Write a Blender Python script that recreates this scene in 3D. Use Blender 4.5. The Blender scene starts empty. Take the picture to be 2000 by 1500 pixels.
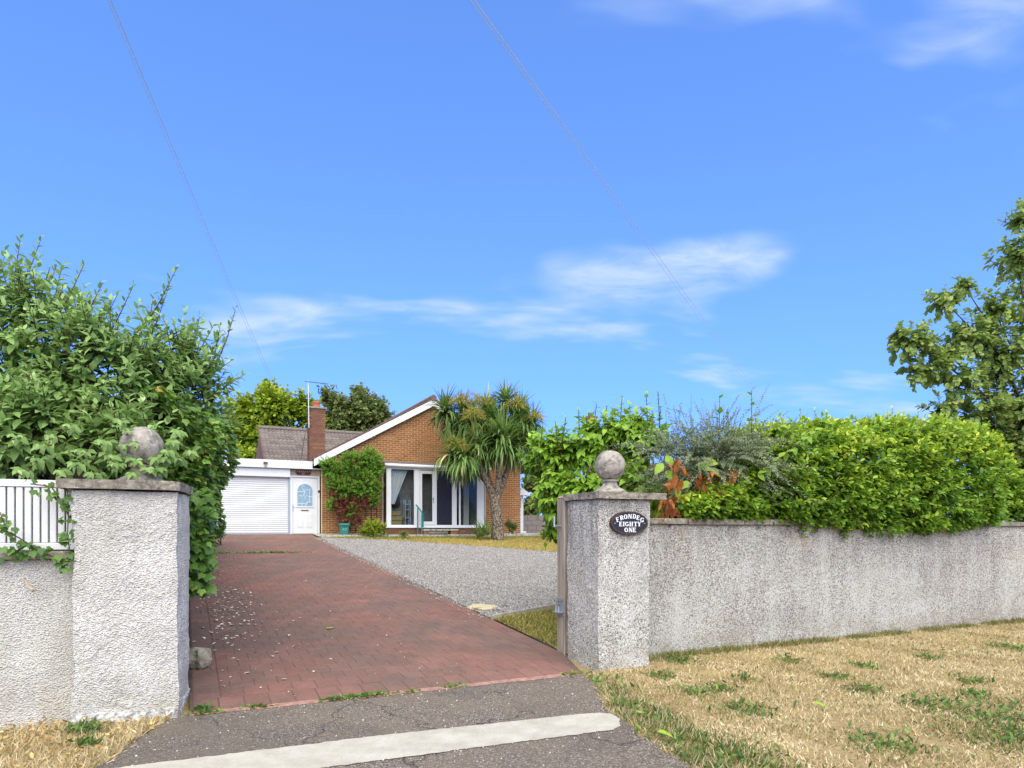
import bpy, math, random
import numpy as np
from mathutils import Matrix, Vector

random.seed(11)
rng = np.random.default_rng(11)
scene = bpy.context.scene
col = scene.collection
R = math.radians

# ------------------------------------------------------------------ camera
EYE = 1.5
cam_d = bpy.data.cameras.new('camera')
cam = bpy.data.objects.new('camera', cam_d)
col.objects.link(cam)
cam.location = (0, 0, EYE)
cam.rotation_euler = (R(90), 0, 0)
cam_d.sensor_width = 36
cam_d.lens = 24
cam_d.shift_y = 0.1425
cam_d.clip_start = 0.05
cam_d.clip_end = 3000
scene.camera = cam

# ------------------------------------------------------------------ sky, sun, exposure
SUN_EL, SUN_AZ = 54.0, 173.0        # azimuth clockwise from +Y, where the sun stands
world = bpy.data.worlds.new('World')
scene.world = world
world.use_nodes = True
wt = world.node_tree
wt.nodes.clear()


def wn(kind, **kw):
    n = wt.nodes.new(kind)
    for k, v in kw.items():
        setattr(n, k, v)
    return n


w_out = wn('ShaderNodeOutputWorld')
w_bg = wn('ShaderNodeBackground')
w_sky = wn('ShaderNodeTexSky', sky_type='NISHITA')
w_sky.sun_disc = False
w_sky.sun_elevation = R(SUN_EL)
w_sky.sun_rotation = R(SUN_AZ)
w_sky.altitude = 50
w_sky.air_density = 1.0
w_sky.dust_density = 0.4
w_sky.ozone_density = 2.2
# soft shoulder so that the pale horizon keeps its blue: c / (1 + c / k)
w_t = wn('ShaderNodeVectorMath', operation='MULTIPLY')
w_t.inputs[1].default_value = (0.78, 1.07, 1.30)
w_k = wn('ShaderNodeVectorMath', operation='DIVIDE')
w_k.inputs[1].default_value = (1.5, 3.7, 22.0)
w_k1 = wn('ShaderNodeVectorMath', operation='ADD')
w_k1.inputs[1].default_value = (1, 1, 1)
w_hsv = wn('ShaderNodeVectorMath', operation='DIVIDE')
w_tc = wn('ShaderNodeTexCoord')
w_sep = wn('ShaderNodeSeparateXYZ')
w_abs = wn('ShaderNodeMath', operation='ABSOLUTE')
w_add = wn('ShaderNodeMath', operation='ADD')
w_add.inputs[1].default_value = 0.22
w_dx = wn('ShaderNodeMath', operation='DIVIDE')
w_dy = wn('ShaderNodeMath', operation='DIVIDE')
w_cmb = wn('ShaderNodeCombineXYZ')
w_map = wn('ShaderNodeMapping')
w_map.inputs['Location'].default_value = (13.362, 1.169, 4.407)
w_map.inputs['Rotation'].default_value = (0, 0, R(-18))
w_map.inputs['Scale'].default_value = (0.8, 1.5, 1.0)
w_n1 = wn('ShaderNodeTexNoise')
w_n1.inputs['Scale'].default_value = 1.15
w_n1.inputs['Detail'].default_value = 4
w_n1.inputs['Roughness'].default_value = 0.52
w_n1.inputs['Distortion'].default_value = 0.35
w_r1 = wn('ShaderNodeMapRange')
w_r1.interpolation_type = 'SMOOTHSTEP'
w_r1.inputs['From Min'].default_value = 0.556
w_r1.inputs['From Max'].default_value = 0.67
w_r1.inputs['To Max'].default_value = 1.0
w_n2 = wn('ShaderNodeTexNoise')
w_n2.inputs['Scale'].default_value = 5.5
w_n2.inputs['Detail'].default_value = 9
w_n2.inputs['Roughness'].default_value = 0.6
w_n2.inputs['Distortion'].default_value = 0.5
w_r2 = wn('ShaderNodeMapRange')
w_r2.inputs['From Min'].default_value = 0.30
w_r2.inputs['From Max'].default_value = 0.66
w_r2.inputs['To Min'].default_value = 0.12
w_m2 = wn('ShaderNodeMath', operation='MULTIPLY')
w_mix = wn('ShaderNodeMix', data_type='RGBA')
L = wt.links.new
L(w_sky.outputs[0], w_t.inputs[0]); L(w_t.outputs[0], w_k.inputs[0]); L(w_k.outputs[0], w_k1.inputs[0])
L(w_t.outputs[0], w_hsv.inputs[0]); L(w_k1.outputs[0], w_hsv.inputs[1])
L(w_tc.outputs['Generated'], w_sep.inputs[0])
L(w_sep.outputs['Z'], w_abs.inputs[0])
L(w_abs.outputs[0], w_add.inputs[0])
L(w_sep.outputs['X'], w_dx.inputs[0]); L(w_add.outputs[0], w_dx.inputs[1])
L(w_sep.outputs['Y'], w_dy.inputs[0]); L(w_add.outputs[0], w_dy.inputs[1])
L(w_dx.outputs[0], w_cmb.inputs['X']); L(w_dy.outputs[0], w_cmb.inputs['Y'])
L(w_cmb.outputs[0], w_map.inputs[0]); L(w_map.outputs[0], w_n1.inputs['Vector'])
L(w_n1.outputs['Fac'], w_r1.inputs['Value'])
L(w_map.outputs[0], w_n2.inputs['Vector']); L(w_n2.outputs['Fac'], w_r2.inputs['Value'])
L(w_r1.outputs[0], w_m2.inputs[0]); L(w_r2.outputs[0], w_m2.inputs[1])
L(w_m2.outputs[0], w_mix.inputs['Factor'])
L(w_hsv.outputs[0], w_mix.inputs['A'])
w_mix.inputs['B'].default_value = (2.3, 2.75, 3.4, 1)
L(w_mix.outputs['Result'], w_bg.inputs['Color'])
w_bg.inputs['Strength'].default_value = 0.15
L(w_bg.outputs[0], w_out.inputs[0])

sun_d = bpy.data.lights.new('sun', 'SUN')
sun_d.energy = 3.7
sun_d.angle = R(95)
sun_d.color = (1.0, 0.93, 0.64)
sun = bpy.data.objects.new('sun', sun_d)
col.objects.link(sun)
sdir = Vector((math.sin(R(SUN_AZ)) * math.cos(R(SUN_EL)), math.cos(R(SUN_AZ)) * math.cos(R(SUN_EL)), math.sin(R(SUN_EL))))
sun.rotation_euler = sdir.to_track_quat('Z', 'Y').to_euler()
sun.location = (-6, -12, 20)

scene.view_settings.view_transform = 'Standard'
scene.view_settings.look = 'None'
scene.view_settings.exposure = 1.05
scene.view_settings.gamma = 1.0
scene.view_settings.use_curve_mapping = False
scene.cycles.max_bounces = 8
scene.cycles.transparent_max_bounces = 12
scene.cycles.use_denoising = True

# ------------------------------------------------------------------ frames
ANG = R(25.5)
O = np.array([-2.62, 5.55, 0.0])
U = np.array([math.cos(ANG), math.sin(ANG), 0.0])
V = np.array([-math.sin(ANG), math.cos(ANG), 0.0])
Z = np.array([0, 0, 1.0])
SLOPE = 0.0707
F = 1333.0


def zg(v):
    return SLOPE * min(max(v, 0.0), 19.0)


def loc(u, v, z):
    return O + U * u + V * v + Z * z


def loc_np(a):
    a = np.asarray(a, float)
    return O + a[:, :1] * U + a[:, 1:2] * V + a[:, 2:3] * Z


def to_uv(x, y):
    d = np.array([x, y, 0]) - O
    return float(d @ U), float(d @ V)


def at(px, py, Y):
    """a point of the photograph at a chosen distance, as a world point"""
    return np.array([(px - 1000) / F * Y, Y, EYE + (1035 - py) / F * Y])


def u_at(px, v):
    rx = (px - 1000) / F
    Y = (v + 6.137) / (V[1] + V[0] * rx)
    return float(Y * (U[0] * rx + U[1]) - 0.0245)


# ------------------------------------------------------------------ materials
def new_mat(name):
    m = bpy.data.materials.new(name)
    m.use_nodes = True
    m.node_tree.nodes.clear()
    return m


class NT:
    def __init__(self, name):
        self.m = new_mat(name)
        self.t = self.m.node_tree
        self.out = self.t.nodes.new('ShaderNodeOutputMaterial')
        self.p = self.t.nodes.new('ShaderNodeBsdfPrincipled')
        self.t.links.new(self.p.outputs[0], self.out.inputs[0])
        self.pos = self.t.nodes.new('ShaderNodeNewGeometry').outputs['Position']

    def n(self, kind, ins=None, **kw):
        nd = self.t.nodes.new(kind)
        for k, v in kw.items():
            setattr(nd, k, v)
        for k, v in (ins or {}).items():
            self.set(nd.inputs[k], v)
        return nd

    def set(self, sock, v):
        if hasattr(v, 'is_linked') or isinstance(v, bpy.types.NodeSocket):
            self.t.links.new(v, sock)
        else:
            if isinstance(v, tuple) and len(v) == 3 and sock.type == 'RGBA':
                v = v + (1,)
            sock.default_value = v

    def scale(self, s, vec=None):
        return self.n('ShaderNodeMapping', {'Vector': vec or self.pos, 'Scale': s}).outputs[0]

    def noise(self, scale, detail=4, rough=0.55, vec=None, dist=0.0):
        return self.n('ShaderNodeTexNoise', {'Vector': vec or self.pos, 'Scale': scale, 'Detail': detail, 'Roughness': rough, 'Distortion': dist}).outputs['Fac']

    def vor(self, scale, vec=None, feature='F1'):
        nd = self.n('ShaderNodeTexVoronoi', {'Vector': vec or self.pos, 'Scale': scale}, feature=feature)
        return nd

    def ramp(self, fac, stops, interp='LINEAR'):
        nd = self.n('ShaderNodeValToRGB', {'Fac': fac})
        cr = nd.color_ramp
        cr.interpolation = interp
        while len(cr.elements) < len(stops):
            cr.elements.new(0.5)
        for e, (p, c) in zip(cr.elements, stops):
            e.position = p
            e.color = (c, c, c, 1) if isinstance(c, (int, float)) else tuple(c) + (1,)
        return nd.outputs[0]

    def rng(self, v, a, b, c=0.0, d=1.0):
        return self.n('ShaderNodeMapRange', {'Value': v, 'From Min': a, 'From Max': b, 'To Min': c, 'To Max': d}).outputs[0]

    def math(self, op, a, b=0.0):
        return self.n('ShaderNodeMath', {0: a, 1: b}, operation=op).outputs[0]

    def mix(self, fac, a, b, mode='MIX'):
        nd = self.n('ShaderNodeMix', {'Factor': fac}, data_type='RGBA', blend_type=mode)
        self.set(nd.inputs['A'], a)
        self.set(nd.inputs['B'], b)
        return nd.outputs['Result']

    def bump(self, h, strength, dist, normal=None):
        i = {'Height': h, 'Strength': strength, 'Distance': dist}
        if normal is not None:
            i['Normal'] = normal
        return self.n('ShaderNodeBump', i).outputs[0]

    def done(self, color=None, rough=0.8, bump=None, spec=0.3, **kw):
        if color is not None:
            self.set(self.p.inputs['Base Color'], color)
        self.set(self.p.inputs['Roughness'], rough)
        self.p.inputs['Specular IOR Level'].default_value = spec
        if bump is not None:
            self.set(self.p.inputs['Normal'], bump)
        for k, v in kw.items():
            self.set(self.p.inputs[k], v)
        return self.m


MAT = {}


def plain(name, c, rough=0.6, var=0.12, scale=9.0, spec=0.3, bump=0.0, metal=0.0, fine=60.0):
    t = NT(name)
    n = t.noise(scale, 5, 0.6)
    f = t.rng(n, 0.25, 0.75, 1 - var, 1 + var)
    cc = t.n('ShaderNodeVectorMath', {0: c, 1: f}, operation='MULTIPLY').outputs[0] if False else None
    lo = tuple(x * (1 - var) for x in c)
    hi = tuple(min(1, x * (1 + var)) for x in c)
    colr = t.mix(t.rng(n, 0.3, 0.7), lo, hi)
    b = t.bump(t.noise(fine, 3), bump, 0.01) if bump else None
    t.p.inputs['Metallic'].default_value = metal
    MAT[name] = t.done(colr, rough, b, spec)
    return MAT[name]


plain('white_upvc', (0.64, 0.645, 0.65), 0.35, 0.03, 3, 0.5)
plain('white_paint', (0.64, 0.64, 0.63), 0.5, 0.06, 5, 0.4)
plain('grey_rail', (0.30, 0.34, 0.40), 0.4, 0.05)
plain('felt', (0.10, 0.105, 0.11), 0.9, 0.2)
plain('lead', (0.12, 0.13, 0.15), 0.6, 0.15)
plain('dark_interior', (0.24, 0.215, 0.19), 0.9, 0.2)
plain('plaster', (0.34, 0.33, 0.31), 0.9, 0.1)
plain('terracotta', (0.42, 0.13, 0.07), 0.8, 0.2, 14)
plain('teal_paint', (0.012, 0.15, 0.14), 0.4, 0.1, 8, 0.5)
plain('teal_plastic', (0.02, 0.17, 0.14), 0.45, 0.12, 12, 0.5)
plain('pale_teal', (0.25, 0.48, 0.44), 0.5, 0.05)
plain('galvanised', (0.42, 0.47, 0.52), 0.42, 0.15, 30, 0.5, 0, 0.7)
plain('brass_dark', (0.10, 0.07, 0.05), 0.4, 0.1)
plain('chrome', (0.6, 0.6, 0.6), 0.25, 0.03, 5, 0.5, 0, 0.9)
plain('black_plastic', (0.012, 0.012, 0.014), 0.4, 0.1, 5, 0.5)
plain('sign_black', (0.014, 0.015, 0.022), 0.55, 0.3, 60, 0.4)
plain('sign_rim', (0.055, 0.035, 0.03), 0.7, 0.4, 70)
plain('letter_white', (0.80, 0.80, 0.86), 0.5, 0.06, 60)
plain('sign_red', (0.07, 0.008, 0.014), 0.5, 0.2, 30)
plain('beige_board', (0.36, 0.29, 0.22), 0.7, 0.15, 9)
plain('curtain', (0.7, 0.69, 0.67), 0.9, 0.05)
plain('red_cloth', (0.25, 0.012, 0.04), 0.9, 0.2)
plain('brown_cloth', (0.055, 0.03, 0.022), 0.9, 0.3)
plain('wicker', (0.42, 0.33, 0.16), 0.8, 0.25, 40, 0.3, 0.6)
plain('cable', (0.55, 0.60, 0.70), 0.6, 0.05)
plain('mesh_screen', (0.012, 0.013, 0.028), 0.75, 0.2, 4)
plain('bark_dark', (0.06, 0.045, 0.035), 0.9, 0.3, 20, 0.2, 0.6)
plain('twig_red', (0.09, 0.045, 0.03), 0.8, 0.3, 20)
plain('twig_grey', (0.12, 0.10, 0.085), 0.9, 0.3, 20)
plain('rock', (0.30, 0.27, 0.20), 0.9, 0.45, 12, 0.2, 0.9, 0, 35)
plain('pale_stone', (0.52, 0.44, 0.27), 0.9, 0.2, 30, 0.2, 0.7)
plain('chip_white', (0.62, 0.60, 0.56), 0.8, 0.2, 40)
plain('haunch', (0.30, 0.165, 0.135), 0.95, 0.35, 14, 0.2, 0.8)
plain('soil', (0.07, 0.055, 0.04), 0.95, 0.4, 7, 0.1, 0.8)


def m_glass():
    m = new_mat('window_glass')
    t = m.node_tree
    o = t.nodes.new('ShaderNodeOutputMaterial')
    mx = t.nodes.new('ShaderNodeMixShader')
    tr = t.nodes.new('ShaderNodeBsdfTransparent')
    tr.inputs[0].default_value = (0.84, 0.87, 0.88, 1)
    gl = t.nodes.new('ShaderNodeBsdfGlossy')
    gl.inputs['Roughness'].default_value = 0.02
    fr = t.nodes.new('ShaderNodeFresnel')
    fr.inputs[0].default_value = 1.32
    t.links.new(fr.outputs[0], mx.inputs[0])
    t.links.new(tr.outputs[0], mx.inputs[1])
    t.links.new(gl.outputs[0], mx.inputs[2])
    t.links.new(mx.outputs[0], o.inputs[0])
    return m


MAT['glass'] = m_glass()


def m_leaded():
    t = NT('obscure_glass')
    c = t.mix(t.noise(9, 3), (0.12, 0.23, 0.33), (0.30, 0.43, 0.52))
    return t.done(c, 0.22, t.bump(t.noise(90, 2), 0.3, 0.01), 0.6)


MAT['leaded'] = m_leaded()


def m_roughcast():
    """thick white painted roughcast on the left pillar and wall"""
    t = NT('white_roughcast')
    v = t.vor(78, t.scale((1, 1, 1.35)), 'SMOOTH_F1').outputs['Distance']
    n = t.noise(110, 3, 0.65)
    h = t.math('ADD', t.math('MULTIPLY', t.math('SUBTRACT', 1.0, v), 0.8), t.math('MULTIPLY', n, 0.55))
    dirt = t.rng(t.noise(2.2, 6, 0.65, t.scale((1, 1, 0.55))), 0.45, 0.72)
    pit = t.rng(h, 0.55, 0.95)
    base = t.mix(pit, (0.52, 0.48, 0.42), (0.80, 0.79, 0.77))
    base = t.mix(t.math('MULTIPLY', dirt, 0.6), base, (0.47, 0.43, 0.37))
    run = t.rng(t.noise(5.5, 5, 0.6, t.scale((1, 1, 0.12))), 0.52, 0.75, 0, 0.4)
    base = t.mix(run, base, (0.40, 0.36, 0.30))
    sp = t.rng(t.noise(38, 4, 0.7), 0.64, 0.74)
    base = t.mix(t.math('MULTIPLY', sp, 0.6), base, (0.32, 0.27, 0.21))
    zc = t.n('ShaderNodeSeparateXYZ', {0: t.pos}).outputs['Z']
    foot = t.math('MULTIPLY', t.rng(t.noise(5, 5, 0.7), 0.40, 0.62), t.rng(zc, 0.40, 0.0))
    base = t.mix(t.math('MULTIPLY', foot, 0.6), base, (0.40, 0.33, 0.21))
    drip = t.math('MULTIPLY', t.rng(t.noise(8, 5, 0.65, t.scale((1, 1, 0.09))), 0.50, 0.68), t.rng(zc, 0.9, 1.75))
    base = t.mix(t.math('MULTIPLY', drip, 0.45), base, (0.36, 0.33, 0.28))
    return t.done(base, 0.85, t.bump(h, 1.0, 0.026), 0.2)


MAT['roughcast'] = m_roughcast()


def m_dash(name, streak_amt, bright):
    """pebble dash: pale chippings in worn paint with dark ones showing through"""
    t = NT(name)
    vv = t.vor(118)
    sepc = t.n('ShaderNodeSeparateColor', {'Color': vv.outputs['Color']})
    r1, r2 = sepc.outputs[0], sepc.outputs[1]
    streak = t.rng(t.noise(3.4, 5, 0.62, t.scale((1.0, 1.0, 0.22))), 0.38, 0.70)
    broad = t.rng(t.noise(0.9, 3, 0.5), 0.35, 0.65)
    thr = t.math('ADD', 0.10, t.math('MULTIPLY', t.math('ADD', streak, t.math('MULTIPLY', broad, 0.6)), streak_amt))
    dark = t.math('LESS_THAN', r1, thr)
    pale = t.mix(r2, (0.52 * bright, 0.49 * bright, 0.44 * bright), (0.86 * bright, 0.84 * bright, 0.79 * bright))
    drk = t.mix(r2, (0.08, 0.055, 0.055), (0.30, 0.25, 0.21))
    c = t.mix(dark, pale, drk)
    och = t.rng(t.noise(2.0, 4, 0.6), 0.62, 0.74)
    c = t.mix(t.math('MULTIPLY', och, 0.35), c, (0.42, 0.32, 0.16))
    zc = t.n('ShaderNodeSeparateXYZ', {0: t.pos}).outputs['Z']
    drip = t.math('MULTIPLY', t.rng(t.noise(7, 5, 0.65, t.scale((1, 1, 0.10))), 0.46, 0.66), t.rng(zc, 0.75, 1.6))
    c = t.mix(t.math('MULTIPLY', drip, 0.55), c, (0.17, 0.14, 0.125))
    foot = t.math('MULTIPLY', t.rng(t.noise(5, 5, 0.7), 0.40, 0.62), t.rng(zc, 0.34, 0.0))
    c = t.mix(t.math('MULTIPLY', foot, 0.6), c, (0.30, 0.24, 0.13))
    blot = t.rng(t.noise(1.7, 6, 0.7), 0.56, 0.70, 0, 0.35)
    c = t.mix(blot, c, (0.30, 0.26, 0.24))
    h = t.math('SUBTRACT', 1.0, vv.outputs['Distance'])
    return t.done(c, 0.85, t.bump(h, 0.9, 0.012), 0.2)


MAT['dash_pillar'] = m_dash('pebbledash_pillar', 0.25, 0.86)
MAT['dash_wall'] = m_dash('pebbledash_wall', 0.33, 0.80)


def m_stone(name, c0, c1, lichen):
    t = NT(name)
    c = t.mix(t.rng(t.noise(7, 6, 0.65), 0.3, 0.7), c0, c1)
    sp = t.rng(t.noise(26, 5, 0.7), 0.58, 0.66)
    c = t.mix(t.math('MULTIPLY', sp, 0.75), c, lichen)
    bl = t.rng(t.noise(13, 6, 0.72, t.scale((1, 1, 0.8))), 0.47, 0.62)
    c = t.mix(t.math('MULTIPLY', bl, 0.7), c, (0.07, 0.06, 0.055))
    g = t.noise(140, 3, 0.6)
    c = t.mix(t.math('MULTIPLY', t.rng(g, 0.5, 0.7), 0.35), c, (0.12, 0.10, 0.08))
    return t.done(c, 0.92, t.bump(t.noise(120, 4, 0.7), 0.7, 0.01), 0.15)


MAT['coping'] = m_stone('coping_concrete', (0.20, 0.175, 0.14), (0.36, 0.32, 0.26), (0.62, 0.58, 0.44))
MAT['ball_stone'] = m_stone('ball_stone', (0.23, 0.205, 0.175), (0.48, 0.43, 0.37), (0.76, 0.72, 0.65))
MAT['plinth_paint'] = m_stone('plinth_patch', (0.50, 0.49, 0.46), (0.66, 0.65, 0.62), (0.75, 0.74, 0.72))


def m_timber(name, c0, c1):
    t = NT(name)
    g = t.noise(16, 5, 0.65, t.scale((1, 1, 0.07)), 0.6)
    c = t.mix(t.rng(g, 0.3, 0.7), c0, c1)
    k = t.rng(t.vor(4.2, t.scale((1, 1, 0.6))).outputs['Distance'], 0.03, 0.10)
    c = t.mix(k, (0.06, 0.045, 0.035), c)
    return t.done(c, 0.85, t.bump(g, 0.6, 0.01), 0.2)


MAT['post_wood'] = m_timber('weathered_timber', (0.17, 0.135, 0.105), (0.40, 0.335, 0.27))
MAT['edge_wood'] = m_timber('edging_timber', (0.28, 0.24, 0.18), (0.50, 0.45, 0.36))


def m_brick(name, cols):
    t = NT(name)
    rnd = t.n('ShaderNodeObjectInfo').outputs['Random']
    isl = t.t.nodes.new('ShaderNodeNewGeometry').outputs['Random Per Island']
    f = t.math('FRACT', t.math('ADD', rnd, isl))
    c = t.ramp(f, [(0.0, cols[0]), (0.4, cols[1]), (0.75, cols[2]), (1.0, cols[3])])
    n = t.rng(t.noise(22, 4, 0.6), 0.3, 0.7, 0.8, 1.15)
    c = t.mix(1.0, c, t.n('ShaderNodeCombineColor', {0: n, 1: n, 2: n}).outputs[0], 'MULTIPLY')
    return t.done(c, 0.9, t.bump(t.noise(90, 3), 0.5, 0.006), 0.15)


MAT['brick'] = m_brick('amber_brick', [(0.24, 0.10, 0.036), (0.31, 0.14, 0.052), (0.275, 0.115, 0.042), (0.37, 0.175, 0.07)])
MAT['brick_dark'] = m_brick('brown_brick', [(0.15, 0.08, 0.055), (0.20, 0.10, 0.06), (0.17, 0.07, 0.05), (0.24, 0.13, 0.08)])
plain('mortar', (0.74, 0.57, 0.36), 0.95, 0.12, 18)
plain('mortar_dark', (0.22, 0.17, 0.13), 0.95, 0.12, 18)
plain('block_grey', (0.20, 0.17, 0.16), 0.95, 0.2, 14)


def m_tile():
    t = NT('roof_tile')
    rnd = t.n('ShaderNodeObjectInfo').outputs['Random']
    c = t.mix(rnd, (0.105, 0.085, 0.078), (0.175, 0.145, 0.13))
    n = t.rng(t.noise(9, 5, 0.65), 0.42, 0.72)
    c = t.mix(t.math('MULTIPLY', n, 0.45), c, (0.24, 0.205, 0.175))
    return t.done(c, 0.9, t.bump(t.noise(110, 3), 0.4, 0.006), 0.15)


MAT['tile'] = m_tile()
plain('tile_brown', (0.15, 0.085, 0.07), 0.9, 0.3, 12)


def m_paver():
    t = NT('red_paver')
    broad = t.noise(0.75, 6, 0.62)
    med = t.noise(3.2, 5, 0.65)
    c = t.mix(t.rng(med, 0.3, 0.7), (0.175, 0.082, 0.064), (0.24, 0.113, 0.089))
    c = t.mix(t.rng(broad, 0.36, 0.60, 0, 0.9), c, (0.125, 0.088, 0.072))
    dk = t.rng(t.noise(1.9, 5, 0.7, t.scale((1.4, 0.9, 1))), 0.50, 0.70, 0, 0.4)
    c = t.mix(dk, c, (0.085, 0.060, 0.052))
    pink = t.rng(t.noise(1.4, 6, 0.68, t.scale((1.2, 0.8, 1))), 0.52, 0.74, 0, 0.45)
    c = t.mix(pink, c, (0.31, 0.14, 0.115))
    rnd = t.n('ShaderNodeObjectInfo').outputs['Random']
    isl = t.t.nodes.new('ShaderNodeNewGeometry').outputs['Random Per Island']
    f = t.rng(t.math('FRACT', t.math('ADD', rnd, isl)), 0, 1, 0.93, 1.07)
    c = t.mix(1.0, c, t.n('ShaderNodeCombineColor', {0: f, 1: f, 2: f}).outputs[0], 'MULTIPLY')
    g = t.noise(190, 3, 0.7)
    c = t.mix(t.rng(g, 0.50, 0.66, 0, 0.6), c, (0.07, 0.045, 0.04))
    c = t.mix(t.rng(t.noise(130, 2, 0.6), 0.55, 0.68, 0, 0.45), c, (0.42, 0.26, 0.21))
    sp = t.rng(t.noise(95, 2, 0.5), 0.70, 0.76, 0, 0.5)
    c = t.mix(sp, c, (0.40, 0.33, 0.28))
    return t.done(c, 0.88, t.bump(t.noise(85, 4, 0.7), 0.5, 0.006), 0.2)


MAT['paver'] = m_paver()
plain('paver_joint', (0.12, 0.070, 0.058), 0.95, 0.3, 6)


def m_tarmac():
    t = NT('old_tarmac')
    vv = t.vor(120)
    r = t.n('ShaderNodeSeparateColor', {'Color': vv.outputs['Color']}).outputs[0]
    c = t.ramp(r, [(0.0, (0.06, 0.050, 0.045)), (0.45, (0.14, 0.112, 0.092)), (0.8, (0.25, 0.205, 0.165)), (1.0, (0.46, 0.41, 0.35))])
    b = t.rng(t.noise(1.6, 6, 0.7), 0.38, 0.62)
    c = t.mix(t.math('MULTIPLY', b, 0.55), c, (0.21, 0.165, 0.125))
    pk = t.rng(t.noise(6, 4, 0.6), 0.55, 0.7, 0, 0.35)
    c = t.mix(pk, c, (0.17, 0.11, 0.10))
    wob = t.n('ShaderNodeVectorMath', {0: t.pos, 1: t.n('ShaderNodeVectorMath', {0: t.n('ShaderNodeTexNoise', {'Vector': t.pos, 'Scale': 4.0, 'Detail': 4.0}).outputs['Color'], 1: (0.5, 0.5, 0.0)}, operation='MULTIPLY').outputs[0]}, operation='ADD').outputs[0]
    ck = t.vor(0.9, wob, 'DISTANCE_TO_EDGE').outputs['Distance']
    c = t.mix(t.rng(ck, 0.010, 0.002, 0, 0.65), c, (0.03, 0.025, 0.022))
    old = t.rng(t.noise(0.55, 3, 0.5), 0.50, 0.56, 0, 0.35)
    c = t.mix(old, c, (0.10, 0.085, 0.075))
    h = t.math('ADD', t.math('SUBTRACT', 1.0, vv.outputs['Distance']), t.noise(260, 2))
    return t.done(c, 0.92, t.bump(h, 0.9, 0.008), 0.2)


MAT['tarmac'] = m_tarmac()


def m_concrete():
    t = NT('pale_concrete')
    c = t.mix(t.rng(t.noise(5, 6, 0.65), 0.3, 0.7), (0.34, 0.31, 0.26), (0.465, 0.43, 0.37))
    br = t.noise(7, 4, 0.6, t.n('ShaderNodeMapping', {'Vector': t.pos, 'Rotation': (0, 0, R(-68)), 'Scale': (14, 0.6, 1)}).outputs[0])
    c = t.mix(t.rng(br, 0.45, 0.75, 0, 0.4), c, (0.36, 0.33, 0.28))
    c = t.mix(t.rng(t.noise(60, 3), 0.60, 0.7, 0, 0.5), c, (0.24, 0.21, 0.18))
    c = t.mix(t.rng(t.noise(2.6, 6, 0.7), 0.50, 0.72, 0, 0.5), c, (0.27, 0.235, 0.19))
    return t.done(c, 0.9, t.bump(t.math('ADD', br, t.noise(70, 3)), 0.5, 0.006), 0.2)


MAT['concrete'] = m_concrete()


def m_gravel():
    t = NT('gravel_bed')
    vv = t.vor(48)
    s = t.n('ShaderNodeSeparateColor', {'Color': vv.outputs['Color']})
    c = t.ramp(s.outputs[0], [(0.0, (0.13, 0.115, 0.11)), (0.35, (0.30, 0.275, 0.265)), (0.8, (0.44, 0.41, 0.39)), (1.0, (0.58, 0.53, 0.46))])
    c = t.mix(t.rng(vv.outputs['Distance'], 0.45, 0.8, 0, 0.85), c, (0.08, 0.07, 0.06))
    c = t.mix(t.rng(t.noise(0.8, 4), 0.5, 0.75, 0, 0.35), c, (0.22, 0.19, 0.15))
    return t.done(c, 0.9, t.bump(t.math('SUBTRACT', 1.0, vv.outputs['Distance']), 1.0, 0.02), 0.2)


MAT['gravel'] = m_gravel()


def m_ground(name, stops, gs=1.3):
    t = NT(name)
    n = t.noise(gs, 6, 0.65)
    n2 = t.noise(45, 4, 0.7)
    f = t.math('ADD', t.math('MULTIPLY', n, 0.55), t.math('MULTIPLY', n2, 0.45))
    c = t.ramp(f, stops)
    return t.done(c, 0.95, t.bump(n2, 0.9, 0.03), 0.1)


MAT['dry_ground'] = m_ground('dry_ground', [(0.30, (0.16, 0.11, 0.055)), (0.48, (0.34, 0.245, 0.12)), (0.62, (0.46, 0.35, 0.19)), (0.75, (0.25, 0.23, 0.10))])
MAT['lawn_soil'] = m_ground('lawn_soil', [(0.30, (0.20, 0.17, 0.05)), (0.48, (0.36, 0.25, 0.09)), (0.62, (0.48, 0.34, 0.15)), (0.75, (0.22, 0.22, 0.06))], 0.7)
MAT['path_slab'] = m_stone('path_slab', (0.36, 0.34, 0.30), (0.50, 0.48, 0.43), (0.55, 0.53, 0.46))


def m_leaf(name, stops, rough=0.5, transl=0.34, spec=0.35):
    m = new_mat(name)
    t = m.node_tree
    o = t.nodes.new('ShaderNodeOutputMaterial')
    a = t.nodes.new('ShaderNodeAttribute')
    a.attribute_name = 'tone'
    r = t.nodes.new('ShaderNodeValToRGB')
    cr = r.color_ramp
    while len(cr.elements) < len(stops):
        cr.elements.new(0.5)
    for e, (p, c) in zip(cr.elements, stops):
        e.position = p
        e.color = tuple(c) + (1,)
    p = t.nodes.new('ShaderNodeBsdfPrincipled')
    p.inputs['Roughness'].default_value = rough
    p.inputs['Specular IOR Level'].default_value = spec
    tl = t.nodes.new('ShaderNodeBsdfTranslucent')
    mx = t.nodes.new('ShaderNodeMixShader')
    mx.inputs[0].default_value = transl
    t.links.new(a.outputs['Fac'], r.inputs[0])
    t.links.new(r.outputs[0], p.inputs['Base Color'])
    t.links.new(r.outputs[0], tl.inputs['Color'])
    t.links.new(p.outputs[0], mx.inputs[1])
    t.links.new(tl.outputs[0], mx.inputs[2])
    t.links.new(mx.outputs[0], o.inputs[0])
    MAT[name] = m
    return m


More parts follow.
